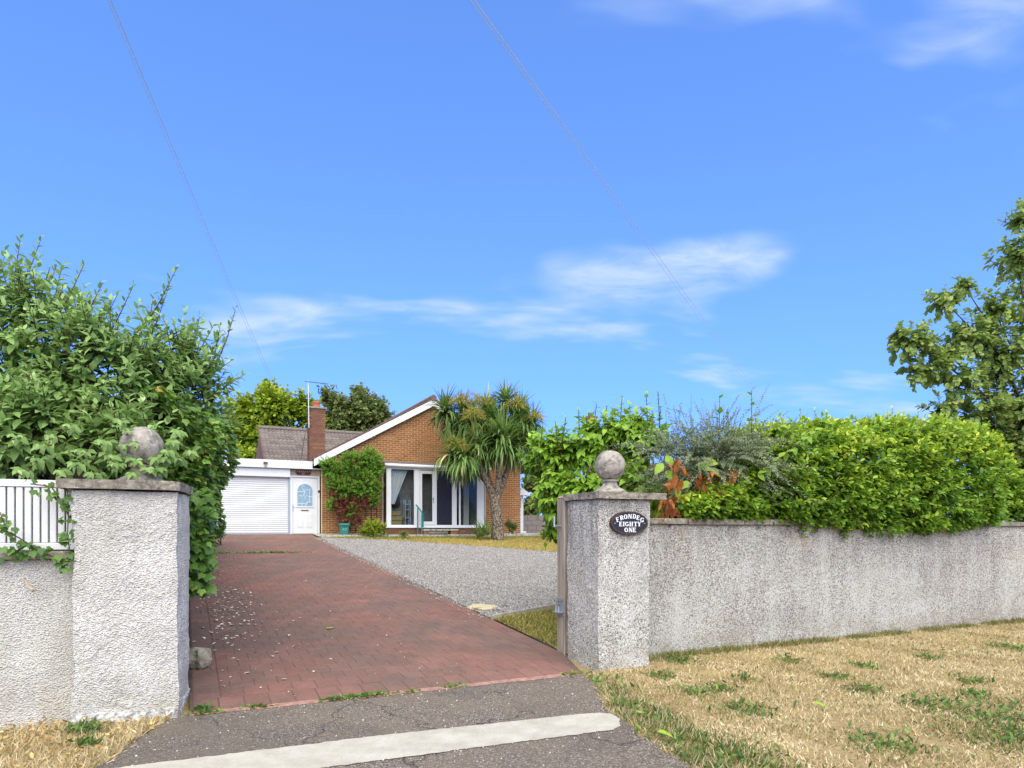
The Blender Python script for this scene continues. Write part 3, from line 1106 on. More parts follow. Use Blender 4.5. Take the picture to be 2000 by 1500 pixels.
# ------------------------------------------------------------------ gravel stones, litter, chips
T_STONE = (np.array([(0.5, 0, 0), (0, 0.5, 0), (-0.5, 0, 0), (0, -0.5, 0), (0.05, 0, 0.4), (0, 0.05, -0.4)], float), [(0, 1, 4), (1, 2, 4), (2, 3, 4), (3, 0, 4), (1, 0, 5), (2, 1, 5), (3, 2, 5), (0, 3, 5)])
q = scatter_poly([(4.0, 2.95), (5.35, 3.48), (8.4, 4.4), (11, 10.4), (9.98, 11.84), (8.2, 14.1), (6.47, 16.1), (5.2, 17.0), (4.02, 17.45)], 42000)
keepd = rng.uniform(0, 1, len(q)) < np.clip(7.0 / (q[:, 1] + 2.0), 0.35, 1)
q = q[keepd]
n = len(q)
pos = loc_np(np.c_[q[:, 0], q[:, 1], zg_np(q[:, 1]) + rng.uniform(0.0, 0.012, n)])
stuff_mesh('gravel_stones', T_STONE, pos, rng.normal(0, 1, (n, 3)), rng.normal(0, 1, (n, 3)) + Z * 1.5, rng.uniform(0.016, 0.036, n), np.clip(rng.normal(0.5, 0.25, n), 0, 1), 'stone_grain', 'loose grey gravel covering the forecourt')
# stones spilt over the drive edge
m_ = 900
vs3 = rng.uniform(3.0, 17.3, m_); us3 = 3.97 - np.abs(rng.normal(0, .10, m_))
pos = loc_np(np.c_[us3, vs3, zg_np(vs3) + .014])
stuff_mesh('spilt_gravel', T_STONE, pos, rng.normal(0, 1, (m_, 3)), rng.normal(0, 1, (m_, 3)) + Z * 1.5, rng.uniform(.014, .03, m_), np.clip(rng.normal(.5, .25, m_), 0, 1), 'stone_grain', 'grey gravel spilt over the right edge of the drive')
# grit spilt on the tarmac and drive
q = np.concatenate([scatter_poly(TARMAC, 1100), np.c_[rng.uniform(-2.2, .8, 260), np.zeros(260)], np.array(TARMAC)[rng.integers(0, len(TARMAC), 700)] + rng.normal(0, .05, (700, 2))])
q[1100:1360, 1] = 4.33 + (q[1100:1360, 0] + 2.31) * .386 + rng.choice([.03, -.43], 260) + rng.normal(0, .035, 260)
n = len(q)
pos = np.c_[q, np.full(n, 0.003)]
stuff_mesh('tarmac_grit', T_STONE, pos, rng.normal(0, 1, (n, 3)) * [1, 1, .2], np.tile(Z, (n, 1)), rng.choice([0.007, 0.010, 0.014, 0.020], n, p=[.45, .35, .15, .05]), np.clip(rng.normal(0.75, 0.22, n), 0, 1), 'stone_grain', 'loose pale grit scattered over the tarmac')
q = np.c_[rng.uniform(0.3, 3.7, 170), rng.uniform(0.1, 9, 170)]
n = len(q)
pos = loc_np(np.c_[q, zg_np(q[:, 1]) + 0.016])
stuff_mesh('drive_grit', T_STONE, pos, rng.normal(0, 1, (n, 3)) * [1, 1, .2], np.tile(Z, (n, 1)), rng.choice([0.01, 0.016, 0.026], n, p=[.6, .3, .1]), np.clip(rng.normal(0.7, 0.3, n), 0, 1), 'stone_grain', 'few small pebbles scattered over the red drive')
# pale fallen leaves along the hedge side of the drive
n = 380
tt = rng.uniform(0, 1, n)
cl = rng.uniform(0, 1, n) < 0.62
vv_ = np.where(cl, np.abs(rng.normal(4.6, 1.3, n)), rng.uniform(0.5, 16, n))
uu_ = np.where(cl, 0.40 + rng.normal(0, 0.20, n) + 0.02 * vv_, 0.2 + np.abs(rng.normal(0, 0.7, n)))
uu_ = np.clip(uu_, 0.06, 3.6)
pos = loc_np(np.c_[uu_, vv_, zg_np(vv_) + 0.02])
stuff_mesh('fallen_petals', T_OVAL, pos, rng.normal(0, 1, (n, 3)) * [1, 1, .12], np.tile(Z, (n, 1)) + rng.normal(0, 0.15, (n, 3)), rng.uniform(0.03, 0.062, n), rng.uniform(0, 1, n), 'petal', 'pale fallen leaves strewn along the hedge side of the drive')

# ------------------------------------------------------------------ dry grass of the verge
def blades(poly, n, hmin, hmax, tone_fn, mat, name, label, uv=False, w=0.0035, lean=0.5, dens=None, z0=-0.012):
    q = scatter_poly(poly, n)
    if dens is not None:
        q = q[rng.uniform(0, 1, len(q)) < dens(q)]
    n = len(q)
    if uv:
        pos = loc_np(np.c_[q, zg_np(q[:, 1]) + 0.004])
    else:
        pos = np.c_[q, np.full(n, z0)]
    tip = norm(np.c_[rng.normal(0, lean, (n, 2)), np.full(n, 1.0)])
    nrm = rng.normal(0, 1, (n, 3))
    h = rng.uniform(hmin, hmax, n)
    tone = tone_fn(q, n)
    T = (np.array([(-w, 0, 0), (w, 0, 0), (-w * 0.8, 0.5, 0.06), (w * 0.8, 0.5, 0.06), (0, 1, 0.28)]), [(0, 1, 3, 2), (2, 3, 4)])
    side, tip, nrm = frames(tip, nrm)
    wid = 1.0 / h
    me = np_mesh(name, T, pos, side, tip, nrm, h, tone, wid)
    return tag(link_mesh(name, me, mat), label, None, None, 'stuff')


WEED = []
for px, py, r in ((1155, 1337, .34), (1330, 1290, .20), (1288, 1320, .15), (1455, 1327, .10), (1405, 1345, .13), (1360, 1352, .16), (1460, 1385, .22), (1630, 1322, .13), (1685, 1347, .16), (1820, 1375, .22), (1945, 1392, .38), (1985, 1440, .40), (1730, 1450, .22), (1275, 1400, .22), (1330, 1440, .26), (1400, 1475, .32), (1460, 1495, .32), (1230, 1375, .15), (1540, 1288, .15), (1815, 1285, .14), (1895, 1330, .13), (1905, 1355, .14), (1690, 1302, .12), (1975, 1265, .25)):
    Y = EYE * F / (py - 1035)
    WEED.append(((px - 1000) / F * Y, Y, r))


def weed_field(q):
    f = np.zeros(len(q))
    for x, y, r in WEED:
        d2 = ((q[:, 0] - x) ** 2 + ((q[:, 1] - y) / 1.2) ** 2) / (r * r)
        f = np.maximum(f, np.exp(-d2 * 1.3))
    return f


def lowf(q, s, ph):
    return 0.5 + 0.25 * (np.sin(q[:, 0] * s + ph) * np.cos(q[:, 1] * s * 1.3 + ph * 2) + np.sin(q[:, 0] * s * 2.3 + q[:, 1] * s * 1.7 + ph))


def verge_tone(q, n):
    f = weed_field(q)
    t = np.clip(rng.normal(0.60, 0.20, n) + 0.30 * (lowf(q, 2.1, 1.0) - 0.5) + .2 * (lowf(q, 5.3, 3.0) - .5), 0.24, 1)
    wallgreen = np.array([to_uv(x, y)[1] for x, y in q]) > 0.28
    green = rng.uniform(0, 1, n) < np.clip(f * 0.95 + 0.035 + wallgreen * 0.12 + 0.08 * (lowf(q, 1.3, 4) > 0.72), 0, 1)
    return np.where(green, rng.uniform(0, 0.24, n), t)


def verge_dens(q):
    bare = np.clip((lowf(q, 3.1, 2.3) + .35 * lowf(q, 9.0, .7)) * 2.6 - .75, 0.25, 1)
    return bare * np.clip(1.25 - 0.075 * (q[:, 1] - 4), 0.35, 1) * np.where((q[:, 0] < 10) & (q[:, 1] > 3.3), 1, 0.15)


blades(VERGE, 330000, 0.016, 0.055, verge_tone, 'grass_dry', 'verge_grass', 'short dry straw coloured grass of the verge', lean=0.85, w=0.0042, dens=verge_dens)
# greener longer tufts
EDGE = [(0.82, 6.5), (0.80, 5.75), (0.92, 5.30), (0.94, 5.0), (1.16, 4.3), (1.52, 3.2), (2.0, 3.2), (1.75, 4.3), (1.35, 5.2), (1.1, 6.0), (1.05, 6.6)]
blades(EDGE, 5200, 0.04, 0.12, lambda q, n: np.where(rng.uniform(0, 1, n) < 0.45, rng.uniform(0, .24, n), rng.uniform(.25, .8, n)), 'grass_dry', 'edge_grass', 'longer green grass fringing the edge of the tarmac', lean=0.6, w=0.004, dens=lambda q: np.clip(lowf(q * 2.5, 2.0, 1.5) * 1.6 - .35, 0, 1))
q = np.concatenate([np.c_[rng.normal(x, r * 0.6, int(400 * r)), rng.normal(y, r * 0.65, int(400 * r))] for x, y, r in WEED] + [np.c_[rng.uniform(1, 9, 260), rng.uniform(4.2, 11, 260)]])
q = q[inside(VERGE, q[:, 0], q[:, 1])]
n = len(q)
tip = norm(np.c_[rng.normal(0, 0.9, (n, 2)), np.full(n, 0.8)])
stuff_mesh('green_weeds', T_OVATE, np.c_[q, np.full(n, 0.004)], tip, rng.normal(0, .5, (n, 3)) + Z, rng.uniform(0.03, 0.075, n), rng.uniform(0, 1, n), 'weed_leaf', 'green weed rosettes dotted through the dry verge grass', None, np.full(n, 0.75))
# mossy strip along the foot of the right wall
WB = [tuple(loc(u_, v_, 0)[:2]) for u_, v_ in ((4.62, .28), (12.5, .30), (12.5, .49), (4.62, .49))]
blades(WB, 9000, 0.03, 0.10, lambda q, n: np.clip(rng.normal(0.24, 0.12, n), 0, 1), 'grass_dry', 'wall_foot_grass', 'dull green grass along the foot of the right wall', lean=0.6, w=0.004, dens=lambda q: np.clip(lowf(q * 1.4, 2.0, .5) * 1.6 - .2, 0, 1))
# a few blown leaves on the verge
q = scatter_poly([(1.2, 4.3), (7, 4.3), (8.5, 10.3), (1.8, 7.6)], 46)
n = len(q)
stuff_mesh('blown_leaves', T_OVAL, np.c_[q, np.full(n, .045)], rng.normal(0, 1, (n, 3)) * [1, 1, .25], rng.normal(0, .4, (n, 3)) + Z, rng.uniform(.025, .055, n), rng.uniform(.3, 1, n), 'lf_dead', 'few brown leaves blown over the dry verge')
for k, (px, py) in enumerate(((1590, 1385), (1285, 1443), (1250, 1405))):
    p = at(px, py, EYE * F / (py - 1035)); p[2] = .05
    d = norm(np.array([1, -.5, .05])) if k < 2 else norm(np.array([.6, .8, .1])); s_ = norm(np.cross(d, Z)); nn = np.cross(s_, d)
    mb = MB(world=True); mb.add([p + .12 * (x * s_ + y * d + z * nn) for x, y, z in T_HEART[0]], T_HEART[1], .8)
    tag(mb.build('fallen_leaf', 'lf_light'), ['bright green leaf lying mid verge on the dry grass', 'bright green leaf at the verge edge below the concrete strip end', 'bright green leaf at the verge edge above the concrete strip end'][k], 'leaf')
# left verge: dry leaf litter
q = scatter_poly(LVERGE, 60000)
q = q[(q[:, 0] > -5.2) & (q[:, 1] > 3.6)]
n = len(q)
dwall = np.array([to_uv(x, y)[1] for x, y in q])
keep = rng.uniform(0, 1, n) < np.clip(0.22 + 0.5 * np.exp(dwall * 1.6), 0.1, 1) * 0.30
q = q[keep]; dwall = dwall[keep]; n = len(q)
pos = np.c_[q, np.abs(rng.normal(0.0, 0.012, n)) + 0.05 * np.exp(dwall * 3.5) * rng.uniform(0, 1, n)]
stuff_mesh('leaf_litter', T_OVAL, pos, rng.normal(0, 1, (n, 3)) * [1, 1, .45], rng.normal(0, .6, (n, 3)) + Z, rng.uniform(0.018, 0.05, n), rng.uniform(0, 1, n), 'litter', 'drift of dry yellow leaves at the foot of the left wall', None, np.full(n, 0.85))
blades([p for p in LVERGE], 60000, 0.03, 0.11, lambda q, n: np.clip(rng.normal(0.6, 0.2, n), 0.25, 1), 'grass_dry', 'left_dry_grass', 'dry yellow grass stalks among the litter by the left wall', lean=1.0, dens=lambda q: ((q[:, 0] > -5) & (q[:, 1] > 3.8)) * 0.9)
LW = [at(165, 1432, 5.05), at(172, 1465, 4.72), at(290, 1392, 5.5), at(395, 1390, 5.63)]
qs = []
for p, r, k in zip(LW, (.12, .09, .12, .07), (320, 90, 160, 60)):
    qs.append(np.c_[rng.normal(p[0], r * 0.5, k), rng.normal(p[1], r * 0.45, k)])
q = np.concatenate(qs); n = len(q)
stuff_mesh('litter_weeds', T_OVATE, np.c_[q, np.abs(rng.normal(0.02, 0.015, n))], norm(np.c_[rng.normal(0, 0.9, (n, 2)), np.full(n, 0.7)]), rng.normal(0, .5, (n, 3)) + Z, rng.uniform(0.025, 0.06, n), rng.uniform(0, 0.7, n), 'weed_leaf', 'dark green weeds growing in the dry litter by the left pillar')
# weeds in the joint along the front of the drive, and half way up
q = np.concatenate([np.c_[rng.normal(u0, s, k), rng.normal(-0.03, 0.022, k)] for u0, s, k in ((1.42, 0.13, 330), (1.15, 0.05, 60), (0.5, 0.07, 60), (0.12, 0.06, 70), (2.25, 0.04, 40), (1.85, .04, 25), (3.6, .1, 60))])
n = len(q)
stuff_mesh('joint_weeds', T_OVATE, loc_np(np.c_[q, np.full(n, 0.008)]), norm(np.c_[rng.normal(0, 0.9, (n, 2)), np.full(n, 0.6)]), rng.normal(0, .5, (n, 3)) + Z, rng.uniform(0.025, 0.055, n), rng.uniform(0.4, 1, n), 'weed_leaf', 'small yellow green weeds in the joint before the drive')
q = np.concatenate([np.c_[rng.normal(1.9, 0.45, 420), rng.normal(12.6, 0.06, 420)], np.c_[rng.normal(0.75, 0.08, 60), rng.normal(12.6, 0.06, 60)]])
n = len(q)
stuff_mesh('drive_moss', T_OVATE, loc_np(np.c_[q, zg_np(q[:, 1]) + 0.01]), norm(np.c_[rng.normal(0, 0.8, (n, 2)), np.full(n, 0.8)]), rng.normal(0, .5, (n, 3)) + Z, rng.uniform(0.03, 0.08, n), rng.uniform(0.3, 1, n), 'weed_leaf', 'line of grass growing across the upper drive')
# grass on the bank behind the gatepost and on the lawn strip
blades([(3.97, 0.75), (3.99, 2.85), (5.4, 3.40), (6.5, 3.6), (6.5, 0.75)], 15000, 0.03, 0.09, lambda q, n: np.clip(rng.normal(0.42, 0.25, n), 0, 1), 'grass_lawn', 'bank_grass', 'yellow green grass bank beside the timber gate post', uv=True, w=0.005, lean=0.7)
blades(LAWN, 26000, 0.03, 0.08, lambda q, n: np.clip(rng.normal(0.60, 0.2, n) - 0.35 * (q[:, 1] > 16.6) + 0.2 * (lowf(q, .8, 2) - .4), 0, 1), 'grass_lawn', 'lawn_grass', 'scorched yellow grass of the lawn strip by the house', uv=True, w=0.010, lean=0.8)
blades([(4.3, 17.72), (12.8, 17.72), (12.8, 18.1), (4.3, 18.1)], 9000, 0.03, 0.13, lambda q, n: np.clip(rng.normal(0.15, 0.15, n), 0, 1), 'grass_lawn', 'path_weeds', 'green weeds growing along the path before the house', uv=True, w=0.010, lean=0.8, dens=lambda q: np.clip(lowf(q * 2.2, 1.0, 1.5) * 1.4 - 0.5, 0, 1))

# ------------------------------------------------------------------ left pillar, wall, screen
pl = empty('gate_pillar', loc(-0.45, 0.3, 0), 'broad white roughcast pillar left of the drive, half under the shrub', 'pillar')
mb = MB()
mb.prism([(-0.80, -0.04), (-0.085, -0.04), (0.0, 0.62), (-0.80, 0.62)], 'z', -0.05, 1.80)
subdiv_jitter(mb, 'shaft', 'roughcast', pl, 0.022, 64, 1, 0.006)
mb = MB()
mb.prism([(-0.815, -0.062), (-0.10, -0.062), (0.005, 0.60), (-0.815, 0.60)], 'z', -0.06, 0.085)
subdiv_jitter(mb, 'plinth', 'plinth_paint', pl, 0.02, 30, 2, 0.016)
mb = MB()
mb.prism([(-0.90, -0.10), (-0.10, -0.10), (-0.07, -0.08), (0.03, 0.68), (-0.86, 0.68)], 'z', 1.815, 1.885)
subdiv_jitter(mb, 'coping', 'coping', pl, 0.006, 24, 3, 0.006)


def ball_finial(c, r, label, seed):
    t = empty('ball_finial', c, label, 'ball finial')
    M = MB(world=True)
    M.lathe(c, [(0.185, 0.0), (0.185, 0.03), (0.165, 0.035), (0.15, 0.05), (0.115, 0.065), (0.085, 0.10), (0.078, 0.13), (0.10, 0.137), (0.10, 0.15), (0.07, 0.158), (0.05, 0.18)], 28)
    M.build('pedestal', 'ball_stone', t, True)
    M = MB(world=True)
    pr = []
    for i in range(17):
        a = -math.pi / 2 + math.pi * i / 16
        pr.append((max(0.003, r * math.cos(a)), r * math.sin(a)))
    cc = (c[0], c[1], c[2] + 0.15 + r * 0.96)
    M.lathe(cc, pr, 32)
    o = M.build('ball', 'ball_stone', t, True)
    from mathutils import noise
    for v in o.data.vertices:
        d = Vector(v.co) - Vector(cc)
        v.co += d * 0.035 * noise.noise(d * 9 + Vector((seed, 0, 0)))
    return t


ball_finial(loc(-0.36, 0.33, 1.886), 0.165, 'lichened stone ball on left pillar, half hidden by shrub leaves', 4)

wl = empty('garden_wall', loc(-3.4, 0.25, 0), 'low white roughcast wall left of the broad pillar', 'wall')
mb = MB()
mb.box(-6.0, -0.80, 0.12, 0.32, -0.05, 1.27)
subdiv_jitter(mb, 'wall_face', 'roughcast', wl, 0.02, 14, 5)
for i in range(6):
    mb = MB()
    mb.box(-0.82 - (i + 1) * 0.87, -0.82 - i * 0.87 - 0.01, 0.08, 0.36, 1.275, 1.335, 0.006)
    mb.build('coping_slab', 'coping', wl)
sc_ = empty('slatted_screen', loc(-2.0, 0.2, 1.34), 'white screen of upright slats standing on the left wall', 'fence')
mb = MB(); mb.box(-4.2, -0.815, 0.17, 0.225, 1.345, 1.40, 0.004); mb.build('bottom_rail', 'white_paint', sc_)
mb = MB(); mb.box(-4.2, -0.815, 0.17, 0.225, 1.83, 1.885, 0.004); mb.build('top_rail', 'white_paint', sc_)
mb = MB(); mb.box(-4.2, -0.815, 0.245, 0.25, 1.40, 1.83); mb.build('backing_panel', 'white_paint', sc_)
x = -0.83
while x > -4.15:
    mb = MB()
    mb.box(x - 0.042, x, 0.18, 0.225, 1.402, 1.828, 0.004)
    mb.build('slat', 'white_paint', sc_)
    x -= 0.054

# ------------------------------------------------------------------ right pillar, wall, post
pr_ = empty('gate_pillar', loc(4.27, 0.35, 0), 'grey and white pebbledash pillar with oval nameplate', 'pillar')
mb = MB()
mb.prism([(3.936, 0.03), (4.60, 0.03), (4.60, 0.68), (3.936, 0.68)], 'z', -0.06, 1.83)
subdiv_jitter(mb, 'shaft', 'dash_pillar', pr_, 0.016, 60, 7, 0.006)
mb = MB()
mb.prism([(3.90, -0.035), (4.79, -0.035), (4.79, 0.73), (3.90, 0.73)], 'z', 1.835, 1.908)
subdiv_jitter(mb, 'coping', 'coping', pr_, 0.006, 24, 8, 0.006)
ball_finial(loc(4.29, 0.34, 1.909), 0.173, 'bare lichened stone ball on pillar with oval nameplate', 9)

wr = empty('garden_wall', loc(8.5, 0.6, 0), 'long grey pebbledash wall right of the nameplate pillar', 'wall')
mb = MB()
mb.box(4.60, 20.0, 0.50, 0.72, -0.06, 1.56)
subdiv_jitter(mb, 'wall_face', 'dash_wall', wr, 0.02, 24, 10)
x = 4.602
i = 0
while x < 20:
    w = 0.91
    mb = MB()
    dz = random.uniform(-0.005, 0.005)
    mb.box(x, x + w - 0.012, 0.455 + random.uniform(-.006, .006), 0.765, 1.565 + dz, 1.635 + dz, 0.006)
    mb.build('coping_slab', 'coping', wr)
    x += w

post = empty('gate_post', loc(4.0, 0.84, 0.03), 'weathered grey timber gate post with galvanised hinges behind right pillar', 'post')
mb = MB()
mb.box(3.94, 4.07, 0.76, 0.935, -0.05, 1.875, 0.006)
mb.build('shaft', 'post_wood', post)
mb = MB()
mb.add([(3.935, 0.755, 1.876), (4.075, 0.755, 1.876), (4.075, 0.94, 1.876), (3.935, 0.94, 1.876), (4.005, 0.85, 1.915)], [(0, 1, 4), (1, 2, 4), (2, 3, 4), (3, 0, 4), (3, 2, 1, 0)])
mb.build('weathered_top', 'post_wood', post)
mb = MB()
mb.box(3.932, 3.939, 0.77, 0.925, 0.49, 0.70)
mb.box(3.865, 3.932, 0.765, 0.93, 0.535, 0.545)
hb = mb.build('hinge_bracket', 'galvanised', post)
mb = MB(); mb.tube([(3.90, 0.83, 0.545), (3.90, 0.83, 0.60)], 0.012, 10); mb.build('hinge_pin', 'galvanised', hb)
mb = MB(); mb.tube([(3.90, 0.89, 0.545), (3.90, 0.89, 0.61)], 0.010, 10); mb.build('hinge_pin', 'galvanised', hb)
for vv2, zz2 in ((0.80, 0.665), (0.88, 0.655), (0.87, 0.62)):
    mb = MB(); mb.tube([(3.933, vv2, zz2), (3.926, vv2, zz2)], 0.008, 6); mb.build('bolt', 'black_plastic', hb)
mb = MB()
mb.tube([(3.94, 0.85, 1.545), (3.85, 0.85, 1.545)], 0.011, 8)
mb.tube([(3.855, 0.85, 1.535), (3.855, 0.85, 1.66)], 0.013, 8)
mb.build('upper_hinge_hook', 'galvanised', post)

# oval nameplate ----------------------------------------------------
SER = {
    'E': [(.2, 0, .2, 1, .2), (.02, .05, .68, .05, .1), (.02, .95, .66, .95, .1), (.2, .52, .5, .52, .09), (.66, .05, .7, .26, .08), (.64, .95, .66, .76, .08), (.5, .4, .5, .64, .07)],
    'F': [(.2, 0, .2, 1, .2), (.02, .04, .42, .04, .08), (.02, .95, .66, .95, .1), (.2, .50, .5, .50, .09), (.64, .95, .67, .74, .08), (.5, .38, .5, .62, .07)],
    'I': [(.22, 0, .22, 1, .2), (.02, .04, .42, .04, .08), (.02, .96, .42, .96, .08)],
    'H': [(.2, 0, .2, 1, .18), (.72, 0, .72, 1, .18), (.2, .5, .72, .5, .09), (.02, .04, .38, .04, .08), (.02, .96, .38, .96, .08), (.54, .04, .9, .04, .08), (.54, .96, .9, .96, .08)],
    'T': [(.38, 0, .38, 1, .2), (.02, .95, .74, .95, .1), (.03, .95, .02, .74, .08), (.73, .95, .74, .74, .08), (.18, .04, .58, .04, .08)],
    'Y': [(.4, 0, .4, .48, .2), (.4, .45, .12, .96, .17), (.4, .45, .68, .96, .10), (.2, .04, .6, .04, .08), (.0, .96, .28, .96, .08), (.54, .96, .82, .96, .08)],
    'N': [(.16, 0, .16, 1, .09), (.76, 0, .76, 1, .09), (.16, .97, .76, .03, .2), (.0, .04, .32, .04, .08), (.0, .96, .2, .96, .08), (.6, .96, .92, .96, .08)],
    '1': [(.22, 0, .22, 1, .2), (.02, .04, .42, .04, .08), (.22, .96, .05, .82, .1)],
}


def arc(cx, cy, rx, ry, a0, a1, w0, w1, n=14):
    out = []
    for i in range(n):
        t0, t1 = a0 + (a1 - a0) * i / n, a0 + (a1 - a0) * (i + 1) / n
        w = w1 + (w0 - w1) * abs(math.cos((t0 + t1) / 2))
        e = (t1 - t0) * 0.12
        out.append((cx + rx * math.cos(t0 - e), cy + ry * math.sin(t0 - e), cx + rx * math.cos(t1 + e), cy + ry * math.sin(t1 + e), w))
    return out


pi = math.pi
SER['O'] = arc(.42, .5, .32, .44, 0, 2 * pi, .19, .09, 22)
SER['D'] = [(.2, 0, .2, 1, .19), (.02, .05, .4, .05, .09), (.02, .95, .4, .95, .09)] + arc(.38, .5, .36, .45, -pi / 2, pi / 2, .19, .09)
SER['R'] = [(.2, 0, .2, 1, .19), (.02, .04, .4, .04, .08), (.02, .95, .42, .95, .09), (.2, .5, .42, .5, .09), (.40, .5, .78, .03, .18)] + arc(.40, .725, .24, .225, -pi / 2, pi / 2, .18, .09, 10)
SER['G'] = arc(.44, .5, .34, .44, 0.22 * pi, 1.80 * pi, .19, .09, 18) + [(.72, .08, .72, .46, .16), (.54, .46, .88, .46, .08), (.72, .78, .72, .94, .07)]
SER['8'] = arc(.36, .73, .2, .22, 0, 2 * pi, .15, .09, 12) + arc(.36, .26, .26, .24, 0, 2 * pi, .16, .09, 12)
ADV = {'I': .48, '1': .46, 'E': .74, 'F': .72, 'T': .80, '8': .76}


def glyph(mb, ch, cu, cz, v, h, rot=0.0, th=0.005, squeeze=1.0):
    w = ADV.get(ch, .90)
    ca, sa = math.cos(rot), math.sin(rot)
    for k, (x0, y0, x1, y1, t) in enumerate(SER[ch]):
        dx, dy = x1 - x0, y1 - y0
        ln = math.hypot(dx, dy)
        nx, ny = -dy / ln * t / 2, dx / ln * t / 2
        pts = [(x0 - nx, y0 - ny), (x1 - nx, y1 - ny), (x1 + nx, y1 + ny), (x0 + nx, y0 + ny)]
        poly = []
        for x, y in pts:
            x, y = (x - w / 2) * h * squeeze, (y - 0.5) * h
            poly.append((cu + x * ca - y * sa, cz + x * sa + y * ca))
        mb.prism(poly, 'v', v, v - th - 0.00007 * k)


plate = empty('house_nameplate', loc(4.355, 0.0, 1.58), 'black oval nameplate lettered FRONDEG EIGHTY ONE on right pillar', 'sign')
PCU, PCZ, PVF = 4.312, 1.574, 0.004
ell = lambda a, b, n=48: [(PCU + a * math.cos(2 * pi * i / n), PCZ + b * math.sin(2 * pi * i / n)) for i in range(n)]
mb = MB(); mb.prism(ell(0.238, 0.126), 'v', 0.05, PVF - 0.008); mb.build('plate', 'sign_black', plate)
mb = MB()
o_, i_ = ell(0.239, 0.127), ell(0.222, 0.110)
n = len(o_)
vs2 = [(p[0], 0.045, p[1]) for p in o_] + [(p[0], PVF - 0.018, p[1]) for p in o_] + [(p[0], PVF - 0.018, p[1]) for p in i_] + [(p[0], PVF - 0.006, p[1]) for p in i_]
fs2 = []
for i in range(n):
    j = (i + 1) % n
    for k in range(3):
        fs2.append((k * n + i, k * n + j, (k + 1) * n + j, (k + 1) * n + i))
mb.add(vs2, fs2); mb.build('rim', 'sign_rim', plate)
mb = MB()
hx, hz = 0.00667 / 22.2, 0.00563 / 22.2
for ch, x, y, rt in zip('FRONDEG', (455, 635, 808, 992, 1190, 1350, 1530), (510, 430, 388, 368, 372, 425, 520), (20, 14, 5, -2, -8, -15, -22)):
    glyph(mb, ch, PCU + (x - 975) * hx, PCZ + (660 - y) * hz, PVF - 0.007, 0.049, R(rt), 0.005, 1.12)
for ch, x in zip('EIGHTY', (590, 725, 860, 1045, 1240, 1410)):
    glyph(mb, ch, PCU + (x - 975) * hx, PCZ + (660 - 700) * hz, PVF - 0.007, 0.049, R(-1), 0.005, 1.12)
for ch, x in zip('ONE', (835, 1020, 1185)):
    glyph(mb, ch, PCU + (x - 975) * hx, PCZ + (660 - 950) * hz, PVF - 0.007, 0.049, R(-1), 0.005, 1.12)
mb.build('lettering', 'letter_white', plate)
for x in (345, 1635):
    mb = MB(); cu, cz = PCU + (x - 975) * hx, PCZ + (660 - 670) * hz
    mb.tube([(cu, PVF - 0.006, cz), (cu, PVF - 0.012, cz)], 0.008, 10); mb.build('screw', 'chrome', plate)

# gravel edging plank and stones ----------------------------------------------
mb = MB()
a, b = (3.97, 2.90), (5.9, 3.68)
zz = zg(3.0)
mb.add([(a[0], a[1], zz - .05), (b[0], b[1], zz - 0.0), (b[0], b[1] + .05, zz), (a[0], a[1] + .05, zz - .05), (a[0], a[1], zz + .05), (b[0], b[1], zz + .12), (b[0], b[1] + .05, zz + .12), (a[0], a[1] + .05, zz + .05)],
       [(0, 3, 2, 1), (4, 5, 6, 7), (0, 1, 5, 4), (1, 2, 6, 5), (2, 3, 7, 6), (3, 0, 4, 7)])
tag(mb.build('edging_plank', 'edge_wood'), 'grey timber plank edging the gravel near the gate post', 'plank')


def rock(name, c, sx, sy, sz, mat, label, cat, seed, sub=3, rough=0.35):
    import bmesh
    from mathutils import noise
    bm = bmesh.new()
    bmesh.ops.create_icosphere(bm, subdivisions=sub, radius=1)
    for v in bm.verts:
        d = v.co.normalized()
        k = 1 + rough * noise.noise(d * 1.7 + Vector((seed, 0, 0))) + 0.10 * noise.noise(d * 5 + Vector((seed, 3, 0)))
        m = max(abs(d.x), abs(d.y), abs(d.z))
        d = d * (0.55 + 0.45 / m * 0.8)
        v.co = Vector((d.x * sx * k, d.y * sy * k, max(d.z * sz * k, -sz * 0.8)))
        v.co += Vector(c) + Vector((0, 0, sz * 0.78))
    me = bpy.data.meshes.new(name)
    bm.to_mesh(me); bm.free()
    return tag(link_mesh(name, me, mat), label, cat)


rock('rock', loc(0.10, 1.45, zg(1.45)), 0.11, 0.13, 0.125, 'rock', 'rough brown stone lying against the hedge behind left pillar', 'stone', 2)
rock('stone_slab', loc(4.22, 3.85, zg(3.85) - 0.02), 0.23, 0.27, 0.032, 'pale_stone', 'flat yellowish stone slab at the gravel edge of the drive', 'stone', 5)

def one_leaf(name, uvz, size, rot, mat, tone, label):
    mb = MB(world=True)
    d = np.array([math.cos(rot), math.sin(rot), 0.1]); s_ = norm(np.cross(d, Z)); nn = np.cross(s_, d)
    p = loc(*uvz)
    mb.add([p + size * (x * s_ + y * d + z * nn) for x, y, z in T_IVY[0]], T_IVY[1], tone)
    return tag(mb.build(name, mat), label, 'leaf')


one_leaf('fallen_leaf', (1.62, 2.9, zg(2.9) + 0.022), 0.11, 0.4, 'lf_light', 0.97, 'single yellow leaf lying mid drive on the red blocks')
# ================================================================== the bungalow
house = empty('bungalow', loc(7.0, 19.0, 1.34), 'amber brick bungalow with white gable and flat roofed garage', 'house')
GV, GU0, GU1, APEX, ZAP, SL = 18.8, 4.35, 12.25, 8.45, 6.34, 0.557
zr = lambda u: ZAP - SL * abs(u - APEX)          # underside of the roof
FL = 1.34
SR0, SR1, SRV = u_at(755, 18.15), u_at(945, 18.15), 18.15      # sun room front

